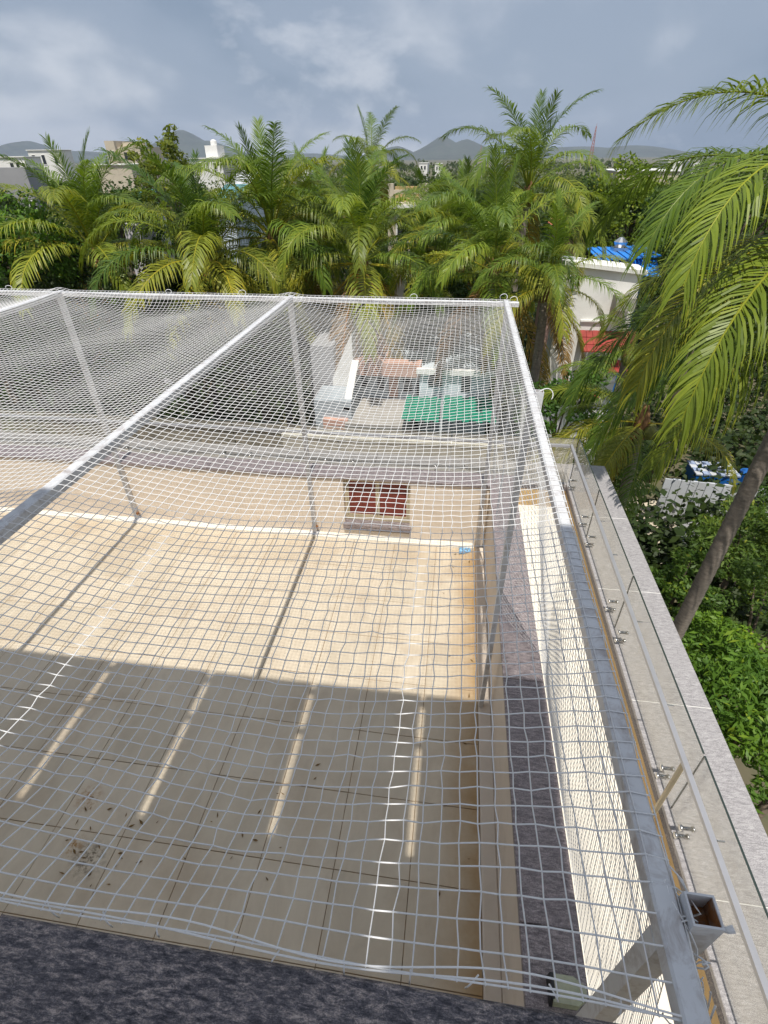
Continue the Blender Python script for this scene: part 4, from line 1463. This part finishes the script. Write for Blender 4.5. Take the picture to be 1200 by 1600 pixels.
# beige concrete house in the middle
hs, x0, x1, zt = house('concrete_house', 'beige concrete house with an open top floor behind the middle palms', 606, 668, 322, 400, 38, 8, 'beige', ((0.25, 0.6, 0.6, 2.0),))
z2 = at(640, 287, 38)[2]
for (p0, p1) in ((x0, x0 + .35), (x0 + (x1 - x0) * .78, x1)):
    MB().box(p0, p1, 38, 38.5, zt + .01, z2).build('pillar', MAT['beige'], hs)
MB().box(x0 + .351, x0 + (x1 - x0) * .779, 38.05, 38.45, at(640, 303, 38)[2], at(640, 297, 38)[2]).build('lintel', MAT['beige'], hs)
MB().box(x0, x1, 42, 42.3, zt + .01, z2 - .3).build('back_wall', MAT['brown'], hs)
MB().box(x0 - .1, x1 + .1, 37.6, 38.0, zt - .1, zt + .08).build('balcony_slab', MAT['white'], hs)

# terracotta roof at right
tr = thing('tiled_roof_house', 'house with a terracotta pyramid roof behind the palms at right', 'house', tuple(at(900, 352, 38)[:2]) + (GROUND,))
a, b, ap = at(868, 360, 36), at(916, 356, 36), at(893, 332, 38.5)
base = [(a[0], 36, a[2]), (b[0], 36, a[2]), (b[0], 41, a[2]), (a[0], 41, a[2])]
rows = 7
for q in range(4):
    p, n_ = np.array(base[q]), np.array(base[(q + 1) % 4])
    A = np.array(ap)
    for k in range(rows):
        s0, s1 = k / rows, (k + 1.06) / rows
        s1 = min(s1, 1.0)
        lift = np.array([0, 0, 0.05])
        MB().prism([p + (A - p) * s0 + lift, n_ + (A - n_) * s0 + lift, n_ + (A - n_) * s1, p + (A - p) * s1], (0, 0, 0.05)).build('roof_tile_row', MAT['terracotta'], tr)
MB().box(a[0] + .3, b[0] - .3, 36.3, 40.7, GROUND, a[2] - .01).build('wall', MAT['salmon'], tr)

# blue roofed shed
bs = thing('blue_roof_shed', 'bright blue metal roofed rooftop room behind the white house', 'shed', tuple(at(975, 405, 24)[:2]) + (GROUND,))
A = [at(916, 389, 25.0), at(1000, 386, 27.0), at(1034, 402, 24.5), at(938, 409, 22.4)]
zt = A[0][2]
c0, c1, c2, c3 = [np.array([p[0], p[1], p[2]]) for p in (at(916, 389, 26.5), at(1003, 385, 26.5), at(1034, 402, 23.2), at(937, 409, 23.2))]
N_ = 16
for k in range(N_):
    f0, f1 = k / N_, (k + 1) / N_
    p0, p1 = c3 + (c2 - c3) * f0, c3 + (c2 - c3) * (f1 - 0.01)
    q0, q1 = c0 + (c1 - c0) * f0, c0 + (c1 - c0) * (f1 - 0.01)
    dz = 0.03 if k % 2 else 0.0
    MB().prism([p0 + [0, 0, dz], p1 + [0, 0, dz], q1 + [0, 0, dz], q0 + [0, 0, dz]], (0, 0, 0.04)).build('roof_sheet', MAT['blue'], bs)
MB().box(c3[0] + .5, c2[0] - .35, 23.6, 26.2, GROUND, min(c3[2], c2[2]) - .05).build('wall', MAT['bluedark'], bs)
aw0, aw1 = at(985, 424, 23.0), at(1030, 424, 23.0)
for k in range(10):
    f0, f1 = k / 10, (k + .94) / 10
    xa, xb_ = aw0[0] + (aw1[0] - aw0[0]) * f0, aw0[0] + (aw1[0] - aw0[0]) * f1
    MB().prism([(xa, 22.7, aw0[2] - .12), (xb_, 22.7, aw0[2] - .12), (xb_, 23.59, aw0[2] + .3), (xa, 23.59, aw0[2] + .3)], (0, 0, .03)).build('awning_sheet', MAT['blue'], bs)
v0 = at(968, 388, 25.2)
MB().box(v0[0] - .3, v0[0] + .3, 24.9, 25.5, v0[2] - .25, v0[2] + .05).tube([(v0[0], 25.2, v0[2] + .05), (v0[0], 25.2, v0[2] + .25), (v0[0], 25.2, v0[2] + .42)], [.2, .28, .08], 12).build('roof_vent', MAT['chrome'], bs)

# white house with red tiled awnings
wh = thing('awning_house', 'white house with dark red tiled awnings right of the net corner', 'house', tuple(at(950, 480, 20)[:2]) + (GROUND,))
a, b = at(884, 413, 17.5), at(1004, 429, 17.5)
MB().prism([(a[0], 17.5, GROUND), (b[0], 17.5, GROUND), (b[0], 17.5, b[2]), (a[0], 17.5, a[2])], (0, 0.9, 0)).build('wall', MAT['white'], wh)
m_ = MB()
m_.prism([(a[0] - .1, 17.38, a[2] + .002), (b[0] + .1, 17.38, b[2] + .002), (b[0] + .1, 17.38, b[2] + .12), (a[0] - .1, 17.38, a[2] + .12)], (0, 1.1, 0))
m_.build('roof_edge', MAT['white'], wh)


def awning(root, u0, u1, vt, vb, Y, mat, cols=8, out=0.7):
    A_, B_ = at(u0, vt, Y), at(u1, vt, Y)
    C_ = at(u0, vb, Y - out)
    for k in range(cols):
        f0, f1 = k / cols, (k + .95) / cols
        xa, xb_ = A_[0] + (B_[0] - A_[0]) * f0, A_[0] + (B_[0] - A_[0]) * f1
        for q in range(3):
            g0, g1 = q / 3, (q + 1.05) / 3
            za, zb_ = A_[2] + (C_[2] - A_[2]) * g0, A_[2] + (C_[2] - A_[2]) * min(1, g1)
            ya, yb_ = Y - .002 - out * g0, Y - .002 - out * min(1, g1)
            MB().prism([(xa, yb_, zb_), (xb_, yb_, zb_), (xb_, ya, za - .03), (xa, ya, za - .03)], (0, 0, .04)).build('awning_tile', MAT[mat], root)


awning(wh, 906, 986, 516, 550, 17.49, 'redtile')
awning(wh, 944, 976, 562, 582, 17.49, 'redtile', 5)
awning(wh, 897, 932, 600, 622, 17.49, 'redtile', 5)
ac = at(975, 466, 17.3)
MB().cbox(ac[0] - .28, ac[0] + .28, 16.95, 17.49, ac[2] - .3, ac[2] + .1, .03).build('air_conditioner', MAT['concrete'], wh)
for u, v in ((925, 500), (960, 595)):
    p = at(u, v, 17.49)
    m_ = MB().box(p[0] - .35, p[0] + .35, 17.43, 17.498, p[2] - .05, p[2] + .0)
    m_.build('ledge', MAT['white'], wh)
for (u0, u1, v0, v1) in ((922, 950, 556, 580), (905, 925, 626, 640)):
    p, q = at(u0, v0, 17.49), at(u1, v1, 17.49)
    MB().box(p[0], q[0], 17.46, 17.499, q[2], p[2]).build('window', MAT['pane'], wh)

# houses seen through the net
nh = thing('salmon_roof_house', 'pale blue house with a salmon fascia and gable seen through the net', 'house', tuple(at(600, 580, 22)[:2]) + (GROUND,))
Yh = 16.5
a, b = at(556, 578, Yh), at(652, 578, Yh)
MB().box(a[0], b[0], Yh, Yh + 5, GROUND, a[2]).build('wall', MAT['bluewhite'], nh)
m_ = MB()
MB().box(a[0] - .15, b[0] + .15, Yh - .5, Yh + .0, a[2] + .002, at(600, 560, Yh)[2]).build('fascia', MAT['salmon'], nh)
g0, g1, gt = at(553, 556, Yh + 2), at(640, 556, Yh + 2), at(590, 512, Yh + 2)
for k in range(6):
    f0, f1 = k / 6, (k + 1.04) / 6
    L0, L1 = g0 + (gt - g0) * f0, g0 + (gt - g0) * min(1, f1)
    R0, R1 = g1 + (gt - g1) * f0, g1 + (gt - g1) * min(1, f1)
    MB().prism([(L0[0], Yh + .01 + 2 * f0, L0[2]), (R0[0], Yh + .01 + 2 * f0, L0[2]), (R1[0], Yh + .01 + 2 * f1, L1[2]), (L1[0], Yh + .01 + 2 * f1, L1[2])], (0, .05, .05)).build('roof_tile_row', MAT['salmon'], nh)
p0, p1 = at(608, 580, Yh), at(622, 620, Yh)
MB().box(p0[0], p1[0], Yh - .06, Yh - .001, p1[2], p0[2] - .01).build('pilaster', MAT['salmon'], nh)
for (u0, u1, v0, v1) in ((565, 575, 588, 605), (590, 600, 590, 608), (630, 643, 592, 612)):
    p, q = at(u0, v0, Yh), at(u1, v1, Yh)
    MB().box(p[0], q[0], Yh - .03, Yh - .002, q[2], p[2]).build('window', MAT['pane'], nh)
MB().box(a[0], b[0], Yh - 2.2, Yh - .1, GROUND, at(600, 640, Yh - 1)[2]).build('porch', MAT['concrete'], nh)

lh = thing('pale_gable_house', 'pale house with a white slanting roof edge, through the net left of the salmon roof', 'house', tuple(at(515, 600, 20)[:2]) + (GROUND,))
a, b = at(484, 540, 16), at(520, 540, 16)
MB().box(a[0], b[0], 16, 19.5, GROUND, a[2]).build('wall', MAT['grey'], lh)
q = [at(520, 590, 15.9), at(549, 520, 15.9), at(552, 575, 15.9), at(540, 640, 15.9), at(520, 650, 15.9)]
MB().prism([(p[0], 15.9, p[2]) for p in q], (0, 2.5, 0)).build('gable_wall', MAT['white'], lh)
q0, q1 = at(553, 572, 15.6), at(541, 642, 14.6)
MB().prism([(q0[0] - .1, 15.85, q0[2]), (q0[0] + .12, 15.85, q0[2]), (q1[0] + .12, 14.6, q1[2]), (q1[0] - .1, 14.6, q1[2])], (0, 0, .12)).build('roof_edge', MAT['white'], lh)
a, b = at(490, 625, 14.6), at(548, 625, 14.6)
MB().box(a[0], b[0], 14.6, 15.85, GROUND, a[2]).build('annex', MAT['bluegrey'], lh)
MB().cbox(b[0] - .9, b[0] - .1, 14.45, 15.1, a[2] - .9, a[2] - .55, .02).build('canopy', MAT['salmon'], lh)

gh = thing('green_awning_house', 'pale blue house with green tarpaulin awnings seen through the net', 'house', tuple(at(705, 620, 20)[:2]) + (GROUND,))
Yg = 16.0
a, b = at(656, 580, Yg), at(768, 580, Yg)
MB().box(a[0], b[0], Yg, Yg + 4.5, GROUND, a[2]).build('wall', MAT['bluewhite'], gh)
MB().box(a[0] - .1, b[0] + .1, Yg - .15, Yg - .001, a[2] - .05, a[2] + .12).build('cornice', MAT['white'], gh)
p, q = at(670, 586, Yg), at(690, 604, Yg)
MB().box(p[0], q[0], Yg - .03, Yg - .002, q[2], p[2]).build('window', MAT['pane'], gh)
p, q = at(722, 586, Yg), at(734, 612, Yg)
MB().box(p[0], q[0], Yg - .03, Yg - .002, q[2], p[2]).build('window', MAT['pane'], gh)
for (u0, u1) in ((637, 690), (694, 772)):
    A_, B_ = at(u0, 616, Yg), at(u1, 616, Yg)
    C_ = at(u0, 656, Yg - 2.0)
    n = 8
    for k in range(n):
        f0, f1 = k / n, (k + .98) / n
        xa, xb_ = A_[0] + (B_[0] - A_[0]) * f0, A_[0] + (B_[0] - A_[0]) * f1
        sg = -0.05 if k % 2 else 0.0
        MB().prism([(xa, Yg - 2.0, C_[2] + sg), (xb_, Yg - 2.0, C_[2] + sg), (xb_, Yg - .16, A_[2] + sg), (xa, Yg - .16, A_[2] + sg)], (0, 0, .03)).build('awning_panel', MAT['green'], gh)
cw = thing('compound_wall', 'long low wall with a cream top rail seen through the net beyond the terrace', 'wall', tuple(at(600, 690, 15)[:2]) + (GROUND,))
a, b = at(440, 676, 12.5), at(790, 676, 12.5)
MB().box(a[0], b[0], 12.5, 12.75, GROUND, a[2] - .1).build('wall', MAT['concrete'], cw)
MB().cbox(a[0], b[0], 12.45, 12.8, a[2] - .099, a[2], .02).build('rail', MAT['walk'], cw)

# corrugated fence, covered stack and small things in the right garden
cf = thing('corrugated_fence', 'white corrugated sheet fence behind the palm trunk in the garden', 'fence', tuple(atz(1120, 780, -7.5)[:2]) + (GROUND,))
f0, f1 = atz(1040, 748, -7.3), atz(1230, 768, -7.3)
nn_ = 14
for k in range(nn_):
    p = f0 + (f1 - f0) * k / nn_
    q = f0 + (f1 - f0) * (k + .93) / nn_
    MB().prism([(p[0], p[1], GROUND), (q[0], q[1], GROUND), (q[0], q[1], -7.3), (p[0], p[1], -7.3)], (0.0, 0.05 + 0.04 * (k % 2), 0)).build('sheet', MAT['sheet'], cf)
st = thing('covered_stack', 'stack under a blue and white chequered cover beyond the fence', 'stack', tuple(atz(1125, 722, -7.5)[:2]) + (GROUND,))
p = atz(1118, 722, -7.6)
MB().box(p[0] - .9, p[0] + 1.0, p[1] - .6, p[1] + .6, GROUND, -8.0).build('crates', MAT['bluedark'], st)
for i in range(6):
    for j in range(4):
        MB().box(p[0] - .95 + i * .33, p[0] - .66 + i * .33, p[1] - .65 + j * .33, p[1] - .36 + j * .33, -7.999, -7.94 + .02 * ((i + j) % 2)).build('panel', MAT['bluesheet' if (i + j) % 2 else 'sheet'], st)
bb = thing('blue_drum', 'dark blue drum right of the palm trunk by the fence', 'drum', tuple(atz(1172, 738, -8.2)[:2]) + (GROUND,))
p = atz(1172, 738, -8.3)
MB().tube([(p[0], p[1], GROUND), (p[0], p[1], -8.9), (p[0], p[1], -8.88), (p[0], p[1], -8.3), (p[0], p[1], -8.28)], [.42, .42, .45, .42, .36], 14).build('barrel', MAT['bluedark'], bb)
kn = thing('garden_shed', 'small shed with a white slanting roof left of the palm trunk', 'shed', tuple(atz(1098, 835, -8.0)[:2]) + (GROUND,))
p = atz(1098, 832, -8.0)
MB().box(p[0] - .7, p[0] + .6, p[1] - .5, p[1] + .5, GROUND, -8.3).build('wall', MAT['concrete'], kn)
MB().prism([(p[0] - .8, p[1] - .6, -8.28), (p[0] + .1, p[1] - .6, -7.8), (p[0] + .1, p[1] + .6, -7.8), (p[0] - .8, p[1] + .6, -8.28)], (0, 0, .05)).build('roof', MAT['grey'], kn)
MB().prism([(p[0] + .101, p[1] - .6, -7.8), (p[0] + .75, p[1] - .6, -8.25), (p[0] + .75, p[1] + .6, -8.25), (p[0] + .101, p[1] + .6, -7.8)], (0, 0, .05)).build('roof', MAT['white'], kn)
# paved yard with joints left of the trunk
pv = MB()
p = atz(1040, 850, GROUND + .02)
pv.box(p[0] - 4.5, p[0] + 2.2, p[1] - 3.0, p[1] + 3.5, GROUND - .1, GROUND + .02)
struct(pv.build('yard_paving', MAT['beige']))

# radio masts on the horizon
def mast(label, u, vt, Y, w):
    t = at(u, vt, Y)
    root = thing('radio_mast', label, 'mast', (t[0], Y, GROUND))
    H_ = t[2] - GROUND
    m_ = MB()
    for sx in (-1, 1):
        for sy in (-1, 1):
            MB().tube([(t[0] + sx * w, Y + sy * w, GROUND), (t[0] + sx * w * .12, Y + sy * w * .12, t[2])], 0.16 * w / 2, 4).build('leg', MAT['mast'], root)
    m_ = MB()
    n = 14
    for k in range(n):
        s0, s1 = k / n, (k + 1) / n
        a0, a1 = w * (1 - .88 * s0), w * (1 - .88 * s1)
        for (p0, p1, q0, q1) in ((-1, -1, 1, -1), (1, -1, 1, 1), (1, 1, -1, 1), (-1, 1, -1, -1)):
            m_.tube([(t[0] + p0 * a0, Y + p1 * a0, GROUND + H_ * s0), (t[0] + q0 * a1, Y + q1 * a1, GROUND + H_ * s1)], 0.09 * w / 2, 3)
            m_.tube([(t[0] + q0 * a0, Y + q1 * a0, GROUND + H_ * s0), (t[0] + p0 * a1, Y + p1 * a1, GROUND + H_ * s1)], 0.09 * w / 2, 3)
    m_.build('bracing', MAT['mast'], root)
    MB().tube([(t[0], Y, t[2]), (t[0], Y, t[2] + H_ * .06)], 0.1 * w / 2, 4).build('aerial', MAT['mast'], root)


mast('tall red lattice radio mast on the horizon right of the tall palm', 932, 197, 700, 2.2)
mast('small thin radio mast in front of the pointed hill', 752, 228, 900, 1.6)

# ------------------------------------------------------------------ haze
hz = MB()
hz.box(-8500, 8500, -600, 6500, GROUND - 2.0, 320.0)
hz_o = hz.build('haze', None)
hm = bpy.data.materials.new('pale_air')
hm.use_nodes = True
hn, hl = hm.node_tree.nodes, hm.node_tree.links
hn.clear()
ho = hn.new('ShaderNodeOutputMaterial')
hv = hn.new('ShaderNodeVolumePrincipled')
hv.inputs['Color'].default_value = (0.62, 0.74, 0.95, 1)
hv.inputs['Density'].default_value = 0.00012
hv.inputs['Anisotropy'].default_value = 0.0
hl.new(hv.outputs[0], ho.inputs['Volume'])
hz_o.data.materials.append(hm)
struct(hz_o, 'stuff')
